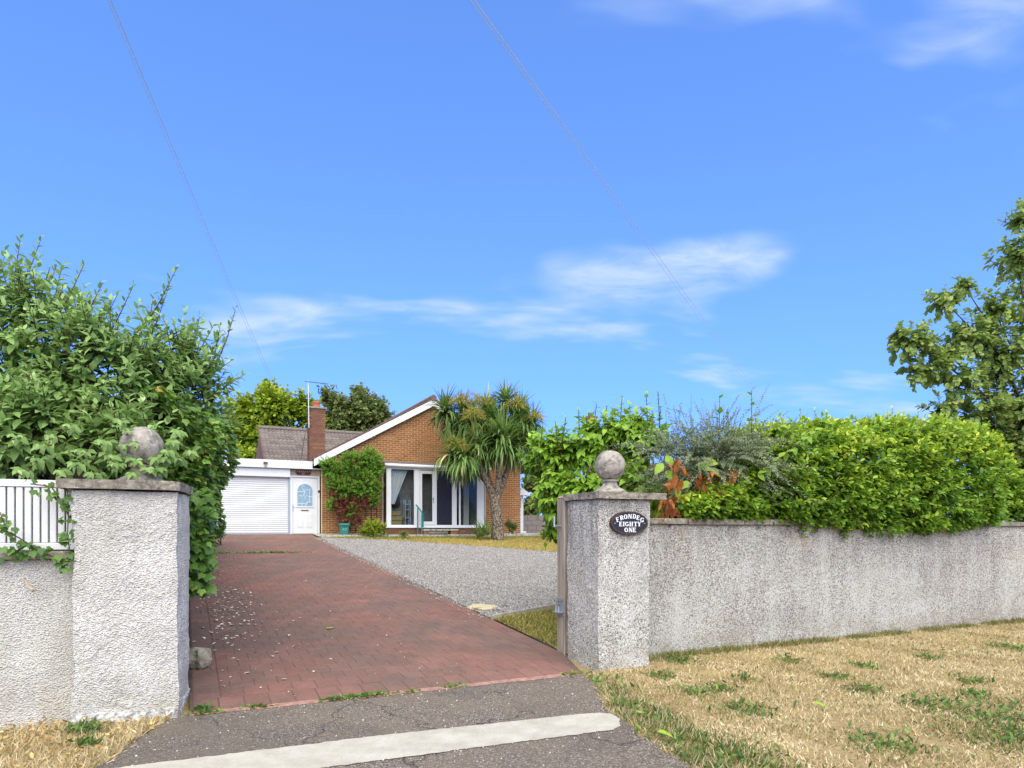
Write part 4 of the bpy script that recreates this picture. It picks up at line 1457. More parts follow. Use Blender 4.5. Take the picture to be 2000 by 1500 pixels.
# mortar core of the gable wall, brick pieces proud of it
mb = MB()
mb.prism([(GU0, 1.1), (GU1, 1.1), (GU1, zr(GU1) - .02), (APEX, ZAP - .02), (GU0, zr(GU0) - .02)], 'v', GV, GV + 0.24)
mb.build('gable_wall', 'mortar', house)
mb = MB()
mb.box(GU0, GU0 + 0.24, GV + 0.24, 28, 1.1, zr(GU0 + .24) - .14); mb.box(GU1 - 0.24, GU1, GV + 0.24, 28, 1.1, zr(GU1 - .24) - .14)
mb.box(GU0 + .24, GU1 - .24, 27.8, 28, 1.1, 3.8)
mb.build('side_wall', 'brick', house)

bricks = []
z, r_ = 1.30, 0
while z < 6.3:
    x = GU0 - (0.1125 if r_ % 2 else 0)
    while x < GU1:
        x0, x1 = max(x, GU0 + 0.001), min(x + 0.215, GU1)
        lim = min(zr(x0), zr(x1)) - 0.03
        hid = (SR0 + 0.1 < x0 and x1 < SR1 - 0.1 and z < 3.85)
        if x1 - x0 > 0.04 and z + 0.065 < lim and not hid:
            bricks.append((x0, x1, z, z + 0.065))
        x += 0.229
    z += 0.0775
    r_ += 1


def bscore(b):
    uc, zc = (b[0] + b[1]) / 2, (b[2] + b[3]) / 2
    return -((uc - 7.2) ** 2 + ((zc - 4.7) * 1.3) ** 2)


bricks.sort(key=bscore, reverse=True)
ub = MB(); ub.box(0, 1, -0.012, 0.02, 0, 1)
ubw = MB(world=True); ubw.box(0, 1, -0.5, 0.5, 0, 1)
bm_ = ubw.mesh('brick'); bm_.materials.append(MAT['brick'])
rest = MB()
Mrot = Matrix.Rotation(ANG, 4, 'Z')
inv = WORLD[house.name].inverted()
for i, (x0, x1, z0, z1) in enumerate(bricks):
    if i < 300 and x1 - x0 > 0.2:
        o = bpy.data.objects.new('brick', bm_)
        col.objects.link(o)
        o.parent = house
        o.matrix_parent_inverse = inv
        o.matrix_basis = Matrix.Translation(Vector(loc(x0, GV, z0))) @ Mrot @ Matrix.Diagonal((x1 - x0, 0.02 + random.uniform(0, .004), z1 - z0, 1))
    else:
        rest.box(x0, x1, GV - 0.010 - random.uniform(0, .002), GV + 0.01, z0, z1)
tag(rest.build('brickwork', 'brick', house), kind='stuff')

# main roof
for s in (-1, 1):
    e = APEX + s * 4.42
    p = [(APEX, ZAP + 0.0), (e, ZAP - SL * 4.42), (e, ZAP - SL * 4.42 + 0.13), (APEX, ZAP + 0.13)]
    mb = MB(); mb.prism(p, 'v', GV - 0.22, 28.2)
    rf = mb.build('roof', 'tile_brown', house)
    # verge tiles along the edge seen from the road
    n = 15
    for i in range(n):
        a0, a1 = i / n * 4.42, (i + 1) / n * 4.42 + 0.03
        u0, u1 = APEX + s * a0, APEX + s * a1
        z0, z1 = ZAP - SL * a0 + 0.135, ZAP - SL * a1 + 0.155
        mb = MB(); mb.prism([(u0, z0), (u1, z1), (u1, z1 + 0.045), (u0, z0 + 0.045)], 'v', GV - 0.26, GV + 0.12)
        mb.build('verge_tile', 'tile_brown', rf)
    p = [(APEX, ZAP - 0.13), (e, ZAP - SL * 4.42 - 0.13), (e, ZAP - SL * 4.42 + 0.12), (APEX, ZAP + 0.12)]
    mb = MB(); mb.prism(p, 'v', GV - 0.25, GV - 0.222); mb.build('bargeboard', 'white_upvc', house)
    p = [(APEX, ZAP - 0.03), (e, ZAP - SL * 4.42 - 0.03), (e, ZAP - SL * 4.42 - 0.005), (APEX, ZAP - 0.005)]
    mb = MB(); mb.prism(p, 'v', GV - 0.22, GV - 0.005); mb.build('soffit', 'white_upvc', house)
mb = MB()
for i in range(20):
    mb.tube([(APEX, GV - 0.28 + i * 0.48, ZAP + 0.17), (APEX, GV - 0.28 + i * 0.48 + 0.46, ZAP + 0.18)], 0.12, 10)
mb.build('ridge_tiles', 'tile_brown', house)

# rear wing roof: every pantile a piece
WU0, WU1, WV0, WV1, WZ0, WZ1 = 2.72, 7.6, 21.2, 24.5, 3.80, 5.80
mb = MB()
mb.prism([(WV0, WZ0 - 0.05), (WV1, WZ1 - 0.05), (27.8, WZ0 - 0.05)], 'u', WU0 + 0.05, WU1)
wr_ = mb.build('wing_roof', 'tile_brown', house)
mb = MB(); mb.box(WU0 + 0.2, 4.34, WV0 + 0.3, 27.5, 1.1, WZ0 - 0.06); mb.build('wing_wall', 'brick', house)
rows, cols_ = 15, 15
sv = (WV1 - WV0) / rows; sz = (WZ1 - WZ0) / rows; tw = (WU1 - WU0) / cols_
tile = MB(world=True)
prof = [(i / 12, 0.022 * math.cos(4 * pi * i / 12)) for i in range(13)]
tv, tf = [], []
for (y, dz) in ((0.0, 0.0), (0.0, 0.028), (1.08, 0.0)):
    for px_, pz in prof:
        tv.append((px_ * tw, y * sv, pz + dz + y * sz))
for k in range(2):
    for i in range(12):
        tf.append((k * 13 + i, k * 13 + i + 1, (k + 1) * 13 + i + 1, (k + 1) * 13 + i))
tile.add(tv, tf)
tm = tile.mesh('roof_tile'); tm.materials.append(MAT['tile'])
tm.polygons.foreach_set('use_smooth', [False] * 12 + [True] * 12)
for r in range(rows):
    for c in range(cols_):
        o = bpy.data.objects.new('roof_tile', tm)
        col.objects.link(o)
        o.parent = wr_
        o.matrix_basis = Matrix.Translation(Vector(loc(WU0 + c * tw, WV0 + r * sv, WZ0 + r * sz + random.uniform(-.004, .004)))) @ Mrot
mb = MB()
for i in range(11):
    mb.tube([(WU0 + i * 0.45, WV1, WZ1 + 0.02), (WU0 + i * 0.45 + 0.44, WV1, WZ1 + 0.025)], 0.10, 8)
mb.build('ridge_tiles', 'tile', wr_)
mb = MB(); mb.prism([(WV0, WZ0 - 0.06), (WV1, WZ1 - 0.06), (WV1, WZ1 - 0.02), (WV0, WZ0 - 0.02)], 'u', WU0 - 0.03, WU0 + 0.06); mb.build('verge_board', 'tile_brown', wr_)

# chimney
CU0, CU1, CV0, CV1, CZ = 4.17, 4.76, 20.4, 20.95, 6.10
mb = MB(); mb.box(CU0 + .012, CU1 - .012, CV0 + .012, CV1 - .012, 3.5, CZ)
ch = mb.build('chimney', 'mortar_dark', house)
mbk = MB()
z, r_ = 3.6, 0
while z < CZ - 0.07:
    for face in range(4):
        a0, a1 = (CU0, CU1) if face in (0, 2) else (CV0, CV1)
        x = a0 - (0.1125 if (r_ + face) % 2 else 0)
        while x < a1:
            x0, x1 = max(x, a0), min(x + 0.215, a1)
            if x1 - x0 > 0.03:
                if face == 0: mbk.box(x0, x1, CV0, CV0 + .02, z, z + .065)
                if face == 2: mbk.box(x0, x1, CV1 - .02, CV1, z, z + .065)
                if face == 3: mbk.box(CU0, CU0 + .02, x0 + .021, min(x1, CV1 - .021), z, z + .065)
                if face == 1: mbk.box(CU1 - .02, CU1, x0 + .021, min(x1, CV1 - .021), z, z + .065)
            x += 0.225
    z += 0.075; r_ += 1
tag(mbk.build('chimney_bricks', 'brick_dark', ch), kind='stuff')
mb = MB(); mb.box(CU0 - .05, CU1 + .05, CV0 - .05, CV1 + .05, CZ, CZ + .06, .01); mb.build('chimney_cap', 'coping', ch)
mb = MB(); mb.lathe(((CU0 + CU1) / 2, (CV0 + CV1) / 2, CZ + .06), [(.15, 0), (.135, .04), (.12, .16), (.145, .19), (.15, .24), (.13, .25), (.10, .25)], 18)
mb.build('chimney_pot', 'terracotta', ch, True)
# aerial: strapped to the chimney
aer = empty('television_aerial', loc(4.13, 20.36, 5.4), 'thin white mast with comb aerial strapped to the chimney', 'aerial')
mb = MB(); mb.tube([(4.14, 20.34, 5.35), (4.11, 20.34, 7.12)], 0.017, 8); mb.build('mast', 'white_paint', aer)
for zz in (5.42, 5.75, 6.0):
    mb = MB(); mb.box(4.10, 4.22, 20.36, 20.43, zz, zz + .03); mb.build('bracket', 'black_plastic', aer)
mb = MB(); mb.tube([(3.98, 20.33, 7.08), (4.85, 20.25, 7.04)], 0.012, 6); mb.build('boom', 'black_plastic', aer)
for i in range(11):
    x = 4.02 + i * 0.078
    mb = MB(); h_ = 0.12 if i < 2 else 0.075
    mb.tube([(x, 20.33 - h_, 7.075 - i * .004 - .03), (x, 20.31 + h_, 7.075 - i * .004 + .03)], 0.008, 5); mb.build('aerial_rod', 'black_plastic', aer)
mb = MB(); mb.tube([(4.13, 20.34, 5.6), (4.0, 20.5, 5.0), (3.92, 20.8, 4.2)], 0.008, 5); mb.build('cable', 'black_plastic', aer)

# flat roofed garage and door front
GD0, GD1 = 0.72, 3.22
mb = MB(); mb.box(-0.4, 4.34, 18.78, 27, 3.90, 3.935); mb.build('flat_roof', 'felt', house)
mb = MB(); mb.box(-0.45, 4.02, 18.75, 18.778, 3.66, 3.93, .004); mb.build('fascia', 'white_upvc', house)
mb = MB(); mb.box(-0.45, 4.02, 18.735, 18.75, 3.655, 3.69); mb.build('fascia_trim', 'white_upvc', house)
mb = MB(); mb.box(-0.4, 4.34, 18.779, 19.1, 3.66, 3.68); mb.build('soffit', 'white_paint', house)
mb = MB()
mb.box(-0.3, 0.70, 19.0, 19.24, 1.1, 3.655); mb.box(-0.3, -0.06, 19.24, 27, 1.1, 3.89)
mb.build('garage_wall', 'brick', house)
mb = MB(); mb.box(-0.06, 4.34, 19.7, 19.75, 1.1, 3.89); mb.build('partition', 'dark_interior', house)
mb = MB(); mb.box(-0.06, 4.34, 18.98, 19.7, 1.2, 1.352); mb.build('threshold', 'coping', house)
# shutter
sh = None
mb = MB(); mb.box(GD0 - .06, GD1 + .05, 18.86, 19.08, 3.355, 3.65, .006); mb.build('shutter_box', 'white_upvc', house)
mb = MB(); mb.box(GD0 - .05, GD1 + .06, 19.09, 19.11, 1.35, 3.65); sh = mb.build('garage_shutter', 'grey_rail', house)
sp = MB()
sprof = [(0.0, 0.0), (-.004, .004), (-.017, .020), (-.020, .038), (-.017, .056), (-.004, .070), (0.0, .0725)]
ns = 27
for i in range(ns):
    z0 = 1.385 + i * 0.0735
    mb = MB()
    a = [(GD0, 19.06 + p[0], z0 + p[1]) for p in sprof]
    b = [(GD1, 19.06 + p[0], z0 + p[1]) for p in sprof]
    k = len(sprof)
    mb.add(a + b, [(j, j + 1, j + 1 + k, j + k) for j in range(k - 1)])
    mb.build('shutter_slat', 'white_upvc', sh, True)
mb = MB(); mb.box(GD0, GD1, 19.03, 19.075, 1.352, 1.383); mb.build('bottom_rail', 'grey_rail', sh)
for a, b in ((GD1, GD1 + .055), (GD0 - .055, GD0)):
    mb = MB(); mb.box(a, b, 18.99, 19.085, 1.352, 3.354); mb.build('guide_rail', 'grey_rail', sh)
mb = MB(); mb.tube([(2.55, 19.035, 2.55), (2.57, 19.02, 2.52), (2.55, 19.035, 2.49)], .006, 6); mb.build('shutter_pull', 'chrome', sh)

# front door
D0, D1, DV = 3.345, 4.235, 19.02
mb = MB()
for b in ((D0 - .062, D0, 1.352, 3.42), (D1, D1 + .062, 1.352, 3.42), (D0, D1, 3.37, 3.42)):
    mb.box(b[0], b[1], DV - .045, DV + .05, b[2], b[3])
mb.build('door_frame', 'white_upvc', house)
mb = MB(); mb.box(D0 - .06, D1 + .09, DV - .03, DV + .06, 3.422, 3.655); mb.build('lintel_board', 'beige_board', house)
mb = MB(); mb.box(D0 - .02, D1 + .02, DV - .12, DV - .0, 1.30, 1.362); mb.build('door_step', 'coping', house)
mb = MB(); mb.box(D0 + .006, D1 - .006, DV, DV + .045, 1.37, 3.362)
dr = mb.build('front_door', 'white_upvc', house)
dc = (D0 + D1) / 2


def arch(hw, z0, zs, n=16):
    return [(dc - hw, z0), (dc + hw, z0)] + [(dc + hw * math.cos(pi * i / n), zs + hw * 0.95 * math.sin(pi * i / n)) for i in range(n + 1)]


mb = MB(); mb.prism(arch(.262, 2.345, 2.885), 'v', DV - .012, DV + .01); mb.build('glass', 'leaded', dr)
oa, ia = arch(.30, 2.305, 2.885), arch(.262, 2.345, 2.885)
mb = MB()
n = len(oa)
vs2 = [(p[0], DV, p[1]) for p in oa] + [(p[0], DV - .026, p[1]) for p in oa] + [(p[0], DV - .026, p[1]) for p in ia] + [(p[0], DV - .01, p[1]) for p in ia]
mb.add(vs2, [(k * n + i, k * n + (i + 1) % n, (k + 1) * n + (i + 1) % n, (k + 1) * n + i) for k in range(3) for i in range(n)])
mb.build('glazing_bead', 'white_upvc', dr)
mb = MB()
gv = DV - .014
for pts in ([(-.262, 2.44), (.02, 2.44), (.10, 2.50), (.262, 2.50)], [(-.262, 2.86), (.0, 2.86), (.0, 2.93), (.2, 2.93)], [(-.20, 2.70), (-.12, 2.745), (-.10, 2.66), (-.02, 2.78), (.0, 2.62), (.06, 2.74), (.14, 2.68), (.25, 2.71)],
            [(-.1, 2.345), (-.1, 2.44)], [(.10, 2.50), (.04, 2.40), (.0, 2.345)], [(-.06, 3.10), (-.12, 3.0), (-.06, 2.94), (.0, 2.86)], [(.16, 2.51), (.16, 2.93)], [(0, 2.86), (-.05, 2.74)]):
    mb.tube([(dc + x, gv, z) for x, z in pts], .0065, 5)
mb.build('leading', 'letter_white', dr)
mb = MB(); mb.box(dc - .13, dc + .13, DV - .014, DV, 2.175, 2.215, .004); mb.build('letterbox', 'brass_dark', dr)
for s in (-1, 1):
    c0 = dc + s * .165
    mb = MB(); mb.box(c0 - .105, c0 + .105, DV - .006, DV, 1.58, 2.09); pn = mb.build('door_panel', 'white_upvc', dr)
    mb = MB(); mb.box(c0 - .085, c0 + .085, DV - .014, DV - .0061, 1.60, 2.07, .006); mb.build('raised_field', 'white_paint', pn)
mb = MB(); mb.box(D0 + .03, D0 + .055, DV - .012, DV, 2.16, 2.40); mb.tube([(D0 + .042, DV - .02, 2.34), (D0 + .042, DV - .05, 2.34), (D0 + .14, DV - .05, 2.34)], .010, 6); mb.build('door_handle', 'chrome', dr)
# doorbell, lamp, red sign
t = empty('doorbell', loc(4.27, 18.96, 2.72), 'small black and white doorbell on the front door frame', 'doorbell')
mb = MB(); mb.box(4.237, 4.295, 18.93, 18.974, 2.83, 2.92, .004); mb.build('camera_head', 'black_plastic', t)
mb = MB(); mb.box(4.242, 4.292, 18.945, 18.974, 2.70, 2.829, .004); mb.build('push_plate', 'white_paint', t)
t = empty('security_lamp', loc(2.43, 18.72, 3.72), 'small grey floodlight on the white garage fascia', 'lamp')
mb = MB(); mb.box(2.36, 2.50, 18.63, 18.70, 3.76, 3.84, .006); mb.build('lamp_head', 'brass_dark', t)
mb = MB(); mb.lathe((2.43, 18.68, 3.68), [(.02, 0), (.035, .02), (.035, .05), (.02, .075)], 12); mb.build('sensor', 'beige_board', t, True)
mb = MB(); mb.box(2.41, 2.45, 18.70, 18.734, 3.74, 3.80); mb.build('bracket', 'brass_dark', t)
t = empty('house_sign', loc(3.72, 18.98, 3.5), 'small dark red sign lettered FRONDEG 81 above the front door', 'sign')
s0, s1, sz0, sz1 = 3.46, 4.00, 3.455, 3.625
mb = MB(); mb.prism([(s0, sz0 + .05), (s0 + .03, sz0 + .045), (s0 + .05, sz0), (s1 - .05, sz0), (s1 - .03, sz0 + .045), (s1, sz0 + .05), (s1, sz1 - .05), (s1 - .04, sz1), (s0 + .04, sz1), (s0, sz1 - .05)], 'v', 18.965, 18.985); mb.build('board', 'sign_red', t)
mb = MB()
for i, c_ in enumerate('FRONDEG'):
    glyph(mb, c_, 3.52 + i * .07, 3.58, 18.9645, .055, 0, .004, 0.85)
for i, c_ in enumerate('81'):
    glyph(mb, c_, 3.71 + i * .048, 3.505, 18.9645, .05, 0, .004, 0.8)
mb.build('lettering', 'chip_white', t)

# ------------------------------------------------------------------ sun room
su = house
Z0, ZS, ZT = 1.30, 1.585, 3.72
mb = MB(); mb.box(SR0 - .03, SR1 + .03, SRV + .03, GV - .03, 1.1, ZS - .012)
dw = mb.build('sunroom_plinth', 'mortar_dark', su)
mbk = MB()
for r in range(4):
    z = 1.275 + r * .075
    x = SR0 - .03 - (0.1125 if r % 2 else 0)
    while x < SR1 + .03:
        x0, x1 = max(x, SR0 - .03), min(x + .215, SR1 + .03)
        if x1 - x0 > .04: mbk.box(x0, x1, SRV + .012, SRV + .04, z, z + .065)
        x += .225
    x = SRV + .05
    while x < GV - .1:
        mbk.box(SR0 - .045, SR0 - .02, x, min(x + .215, GV - .02), z, z + .065)
        x += .225
tag(mbk.build('plinth_bricks', 'brick_dark', dw), kind='stuff')
mb = MB(); mb.box(SR0 - .08, SR1 + .08, SRV - .06, GV - .02, ZS - .01, ZS + .035, .004); mb.build('sunroom_sill', 'white_upvc', su)
xu = lambda px: u_at(px, SRV)
mb = MB(); mb.box(SR0, SR1, SRV, SRV + .07, ZT, ZT + .13); mb.build('head_rail', 'white_upvc', su)
mb = MB(); mb.box(SR0 + .09, SR1 - .09, SRV + .002, SRV + .068, ZS + .036, ZS + .10); mb.build('bottom_rail', 'white_upvc', su)
for a, b in ((755, 764), (809, 820), (849.5, 853), (883, 892), (932, 945)):
    mb = MB(); mb.box(xu(a), xu(b), SRV - .004, SRV + .075, ZS + .036, ZT + .001); mb.build('mullion', 'white_upvc', su)
mb = MB(); mb.box(xu(897), xu(900), SRV + .01, SRV + .06, ZS + .10, ZT); mb.build('mullion', 'white_upvc', su)
for a, b in ((764, 809), (892, 897), (900, 932)):
    mb = MB(); mb.box(xu(a), xu(b), SRV + .030, SRV + .036, ZS + .10, ZT); mb.build('pane', 'glass', su)
# hinged door with its pane
a, b = xu(820), xu(849.5)
dr2 = None
mb = MB()
mb.box(a + .01, a + .085, SRV - .012, SRV + .05, ZS + .11, ZT - .02); mb.box(b - .095, b - .01, SRV - .012, SRV + .05, ZS + .11, ZT - .02)
mb.box(a + .085, b - .095, SRV - .010, SRV + .05, ZS + .11, ZS + .23); mb.box(a + .085, b - .095, SRV - .010, SRV + .05, ZT - .13, ZT - .02)
dr2 = mb.build('sunroom_door', 'white_upvc', su)
mb = MB(); mb.box(a + .085, b - .095, SRV + .02, SRV + .026, ZS + .23, ZT - .13); mb.build('pane', 'glass', dr2)
mb = MB(); mb.box(b - .075, b - .05, SRV - .022, SRV - .012, 2.5, 2.72); mb.tube([(b - .06, SRV - .04, 2.66), (b - .18, SRV - .05, 2.66)], .012, 6); mb.build('handle', 'chrome', dr2)
mb = MB(); mb.box(xu(853), xu(883), SRV + .012, SRV + .02, ZS + .10, ZT); mb.build('insect_screen', 'mesh_screen', su)
# side return facing the drive
mb = MB()
mb.box(SR0 + .001, SR0 + .06, GV - .10, GV - .013, ZS + .036, ZT + .12); mb.box(SR0 + .001, SR0 + .06, SRV + .08, GV - .10, ZT + .001, ZT + .12)
mb.box(SR0 + .001, SR0 + .06, SRV + .08, GV - .10, ZS + .036, ZS + .10)
mb.build('side_frame', 'white_upvc', su)
mb = MB(); mb.box(SR0 + .025, SR0 + .031, SRV + .08, GV - .10, ZS + .10, ZT); mb.build('pane', 'glass', su)
mb = MB(); mb.box(SR1 - .06, SR1 - .001, SRV + .08, GV - .013, ZS + .036, ZT + .12); mb.build('side_frame', 'white_upvc', su)
mb = MB(); mb.prism([(SRV - .10, ZT + .165), (GV - .013, ZT + .30), (GV - .013, ZT + .33), (SRV - .10, ZT + .20)], 'u', SR0 - .08, SR1 + .22); mb.build('sunroom_roof', 'lead', su)
mb = MB(); mb.box(SR0 - .08, SR1 + .22, SRV - .09, SRV - .06, ZT + .05, ZT + .165); mb.build('fascia', 'white_upvc', su)
mb = MB(); mb.tube([(SR0 - .10, SRV - .14, ZT + .13), (SR1 + .24, SRV - .14, ZT + .12)], .055, 10); mb.build('gutter', 'white_upvc', su, True)
mb = MB(); mb.tube([(SR1 + .10, SRV - .12, ZT + .08), (SR1 + .08, SRV + .05, ZT - .1), (SR1 + .08, SRV + .1, 1.35)], .035, 8); mb.build('downpipe', 'white_upvc', su, True)
# room inside
mb = MB(); mb.box(SR0 + .08, SR1 - .08, GV - .035, GV - .014, ZS + .036, 3.84); mb.build('inner_wall', 'dark_interior', su)
mb = MB(); mb.box(SR0 + .08, SR1 - .08, SRV + .08, GV - .036, ZS + .036, ZS + .05); mb.build('inner_floor', 'dark_interior', su)
mb = MB()
n = 26
cur = []
for i in range(n + 1):
    t_ = i / n
    top = (xu(767) + t_ * .62, SRV + .24 + .035 * math.sin(i * 1.9), 3.70)
    w = 0.25 + .75 * 0.35
    mid = (xu(766) + t_ * .34, SRV + .24 + .03 * math.sin(i * 1.9), 2.95)
    bot = (xu(765.5) + t_ * .16, SRV + .24 + .02 * math.sin(i * 1.9), 2.45)
    cur += [top, mid, bot]
fs2 = []
for i in range(n):
    for k in range(2):
        fs2.append((i * 3 + k, i * 3 + k + 1, (i + 1) * 3 + k + 1, (i + 1) * 3 + k))
mb.add(cur, fs2)
tag(mb.build('curtain', 'curtain', None, True), 'white curtain gathered to the left inside the sun room', 'curtain')
mb = MB()
cur, fs2 = [], []
n = 20
for i in range(n + 1):
    x = xu(909) + (xu(919) - xu(909)) * i / n
    y = SRV + .2 + .03 * math.sin(i * 2.1)
    cur += [(x, y, 3.70), (x, y, ZS + .06)]
    if i: fs2.append((2 * i - 2, 2 * i - 1, 2 * i + 1, 2 * i))
mb.add(cur, fs2)
tag(mb.build('curtain', 'curtain', None, True), 'straight white curtain in the right pane of the sun room', 'curtain')
def cloth(name, pts, v, mat, label, cat):
    """hanging cloth: rings of (u_left, u_right, z) with folds, closed and thick"""
    mb = MB()
    n = 14
    vs2, fs2 = [], []
    for (a, b, z) in pts:
        for i in range(n):
            t_ = 2 * pi * i / n
            vs2.append(((a + b) / 2 + (b - a) / 2 * math.cos(t_), v + .07 * math.sin(t_) * (1 + .3 * math.sin(4 * t_)), z))
    for k in range(len(pts) - 1):
        for i in range(n):
            fs2.append((k * n + i, k * n + (i + 1) % n, (k + 1) * n + (i + 1) % n, (k + 1) * n + i))
    fs2 += [tuple(range(n)), tuple(range((len(pts) - 1) * n, len(pts) * n))]
    mb.add(vs2, fs2)
    return tag(mb.build(name, mat, None, True), label, cat)


cloth('hanging_coat', [(xu(776), xu(782), 3.12), (xu(773), xu(786), 3.02), (xu(772), xu(788), 2.7), (xu(771), xu(789), 2.45), (xu(774), xu(786), 2.36)], GV - .16, 'brown_cloth', 'dark brown coat hanging in the left pane of the sun room', 'coat')
cloth('hanging_cloth', [(xu(767.5), xu(770), 3.02), (xu(767), xu(771), 2.8), (xu(766.5), xu(772), 2.5), (xu(766), xu(770), 2.42)], GV - .28, 'red_cloth', 'crimson cloth hanging beside the white curtain', 'cloth')
cloth('hanging_gown', [(xu(900), xu(905), 2.34), (xu(899.5), xu(909), 2.32), (xu(899.5), xu(905), 2.2), (xu(899.5), xu(903.5), 2.0), (xu(899.2), xu(906), 1.66)], GV - .28, 'red_cloth', 'dark red gown hanging in the right pane of the sun room', 'clothing')
for k, (w, z0, z1) in enumerate(((22, 1.65, 1.84), (24, 1.86, 2.02), (20, 2.04, 2.18))):
    t = empty('wicker_basket', loc(xu(775), SRV + .35, z0), ['lowest wicker basket of the stack behind the left pane', 'middle wicker basket of the stack behind the left pane', 'topmost wicker basket of the stack behind the left pane'][k], 'basket', 'wicker baskets stacked in the sun room')
    mb = MB(); mb.box(xu(765), xu(765 + w), SRV + .16, SRV + .50, z0, z1 - .05, .012); mb.build('body', 'wicker', t)
    mb = MB(); mb.box(xu(765) - .02, xu(765 + w) + .02, SRV + .15, SRV + .51, z1 - .049, z1, .01); mb.build('lid', 'wicker', t)
t = empty('plant_stand', loc(xu(800), SRV + .4, ZS), 'spindly white plant stand behind the left pane', 'stand')
for zz in (1.95, 2.25, 2.45):
    mb = MB(); mb.box(xu(796), xu(806), SRV + .3, SRV + .5, zz, zz + .015); mb.build('shelf', 'white_paint', t)
for x_ in (796, 805.5):
    for vv2 in (.3, .49):
        mb = MB(); mb.box(xu(x_), xu(x_) + .02, SRV + vv2, SRV + vv2 + .012, ZS + .05, 2.62); mb.build('leg', 'white_paint', t)
# step and handrail
t = empty('door_step', loc(xu(850), 17.9, 1.27), 'low concrete step on brick ends before the sun room door', 'step')
mb = MB(); mb.box(xu(822), xu(889), 17.80, 18.10, 1.47, 1.53, .006); mb.build('tread', 'path_slab', t)
mb = MB(); mb.box(xu(830), xu(870), 17.86, 18.10, 1.36, 1.468, .004); mb.build('riser', 'coping', t)
for a, b in ((823, 829), (875, 888)):
    mb = MB(); mb.box(xu(a), xu(b), 17.84, 18.10, 1.22, 1.468, .004); mb.build('brick_end', 'brick', t)
t = empty('handrail', loc(xu(820), 17.6, 1.27), 'teal green metal handrail beside the sun room step', 'handrail')
ra, rb = u_at(816, 17.95), u_at(824, 17.78)
mb = MB(); mb.tube([(ra, 17.95, 1.25), (ra, 17.95, 2.30)], .024, 8); mb.build('post', 'teal_paint', t)
mb = MB(); mb.tube([(rb, 17.78, 1.22), (rb, 17.78, 2.10)], .024, 8); mb.build('post', 'teal_paint', t)
mb = MB(); mb.tube([(ra - .04, 18.03, 2.42), (ra, 17.95, 2.35), (rb, 17.78, 2.14), (rb + .02, 17.72, 2.06)], .026, 8); mb.build('rail', 'teal_paint', t)
mb = MB(); mb.prism([(rb - .005, 1.60), (rb + .07, 1.60), (rb + .07, 2.08), (rb - .005, 2.10)], 'v', 17.775, 17.785); mb.build('side_plate', 'teal_paint', t)
# food waste caddy
bu, bv = u_at(672, 17.9), 17.9
bz = zg(bv) + .035
t = empty('waste_caddy', loc(bu, bv, bz), 'small teal lidded waste caddy in front of the climber', 'bin')


def rrect(cx, cy, w, d, r=.04, n=4):
    out = []
    for sx, sy, a0 in ((1, 1, 0), (-1, 1, pi / 2), (-1, -1, pi), (1, -1, 1.5 * pi)):
        for i in range(n + 1):
            a = a0 + pi / 2 * i / n
            out.append((cx + sx * (w / 2 - r) + r * math.cos(a), cy + sy * (d / 2 - r) + r * math.sin(a)))
    return out


def loft(mb, rings):
    n = len(rings[0][0]); vs2 = []; fs2 = []
    for poly, z in rings:
        vs2 += [(p[0], p[1], z) for p in poly]
    for k in range(len(rings) - 1):
        for i in range(n):
            fs2.append((k * n + i, k * n + (i + 1) % n, (k + 1) * n + (i + 1) % n, (k + 1) * n + i))
    fs2 += [tuple(range(n - 1, -1, -1)), tuple(range((len(rings) - 1) * n, len(rings) * n))]
    mb.add(vs2, fs2)


mb = MB(); loft(mb, [(rrect(bu, bv, .25, .24), bz), (rrect(bu, bv, .31, .30), bz + .34), (rrect(bu, bv, .33, .32), bz + .345), (rrect(bu, bv, .33, .32), bz + .36)]); mb.build('body', 'teal_plastic', t)
mb = MB(); loft(mb, [(rrect(bu, bv, .36, .35), bz + .361), (rrect(bu, bv, .36, .35), bz + .40), (rrect(bu, bv, .28, .27), bz + .43)]); mb.build('lid', 'teal_plastic', t)
mb = MB(); mb.tube([(bu - .18, bv - .18, bz + .33), (bu - .16, bv - .19, bz + .37), (bu + .16, bv - .19, bz + .37), (bu + .18, bv - .18, bz + .33)], .012, 6); mb.build('handle', 'teal_plastic', t)
mb = MB(); mb.tube([(bu + .07 * math.cos(a), bv - .147, bz + .22 + .03 * math.sin(a)) for a in [2 * pi * i / 14 for i in range(15)]], .009, 5); mb.build('emblem', 'pale_teal', t)
# trellis on the brick left of the sun room
t = empty('trellis', loc(6.0, GV, 1.4), 'thin square trellis on the brick behind the climber', 'trellis')
for i in range(6):
    mb = MB(); x = 5.35 + i * .19; mb.box(x, x + .018, GV - .04, GV - .03, 1.42, 3.2); mb.build('upright', 'bark_dark', t)
for i in range(9):
    mb = MB(); z = 1.48 + i * .2; mb.box(5.33, 6.34, GV - .029, GV - .02, z, z + .018); mb.build('crosspiece', 'bark_dark', t)
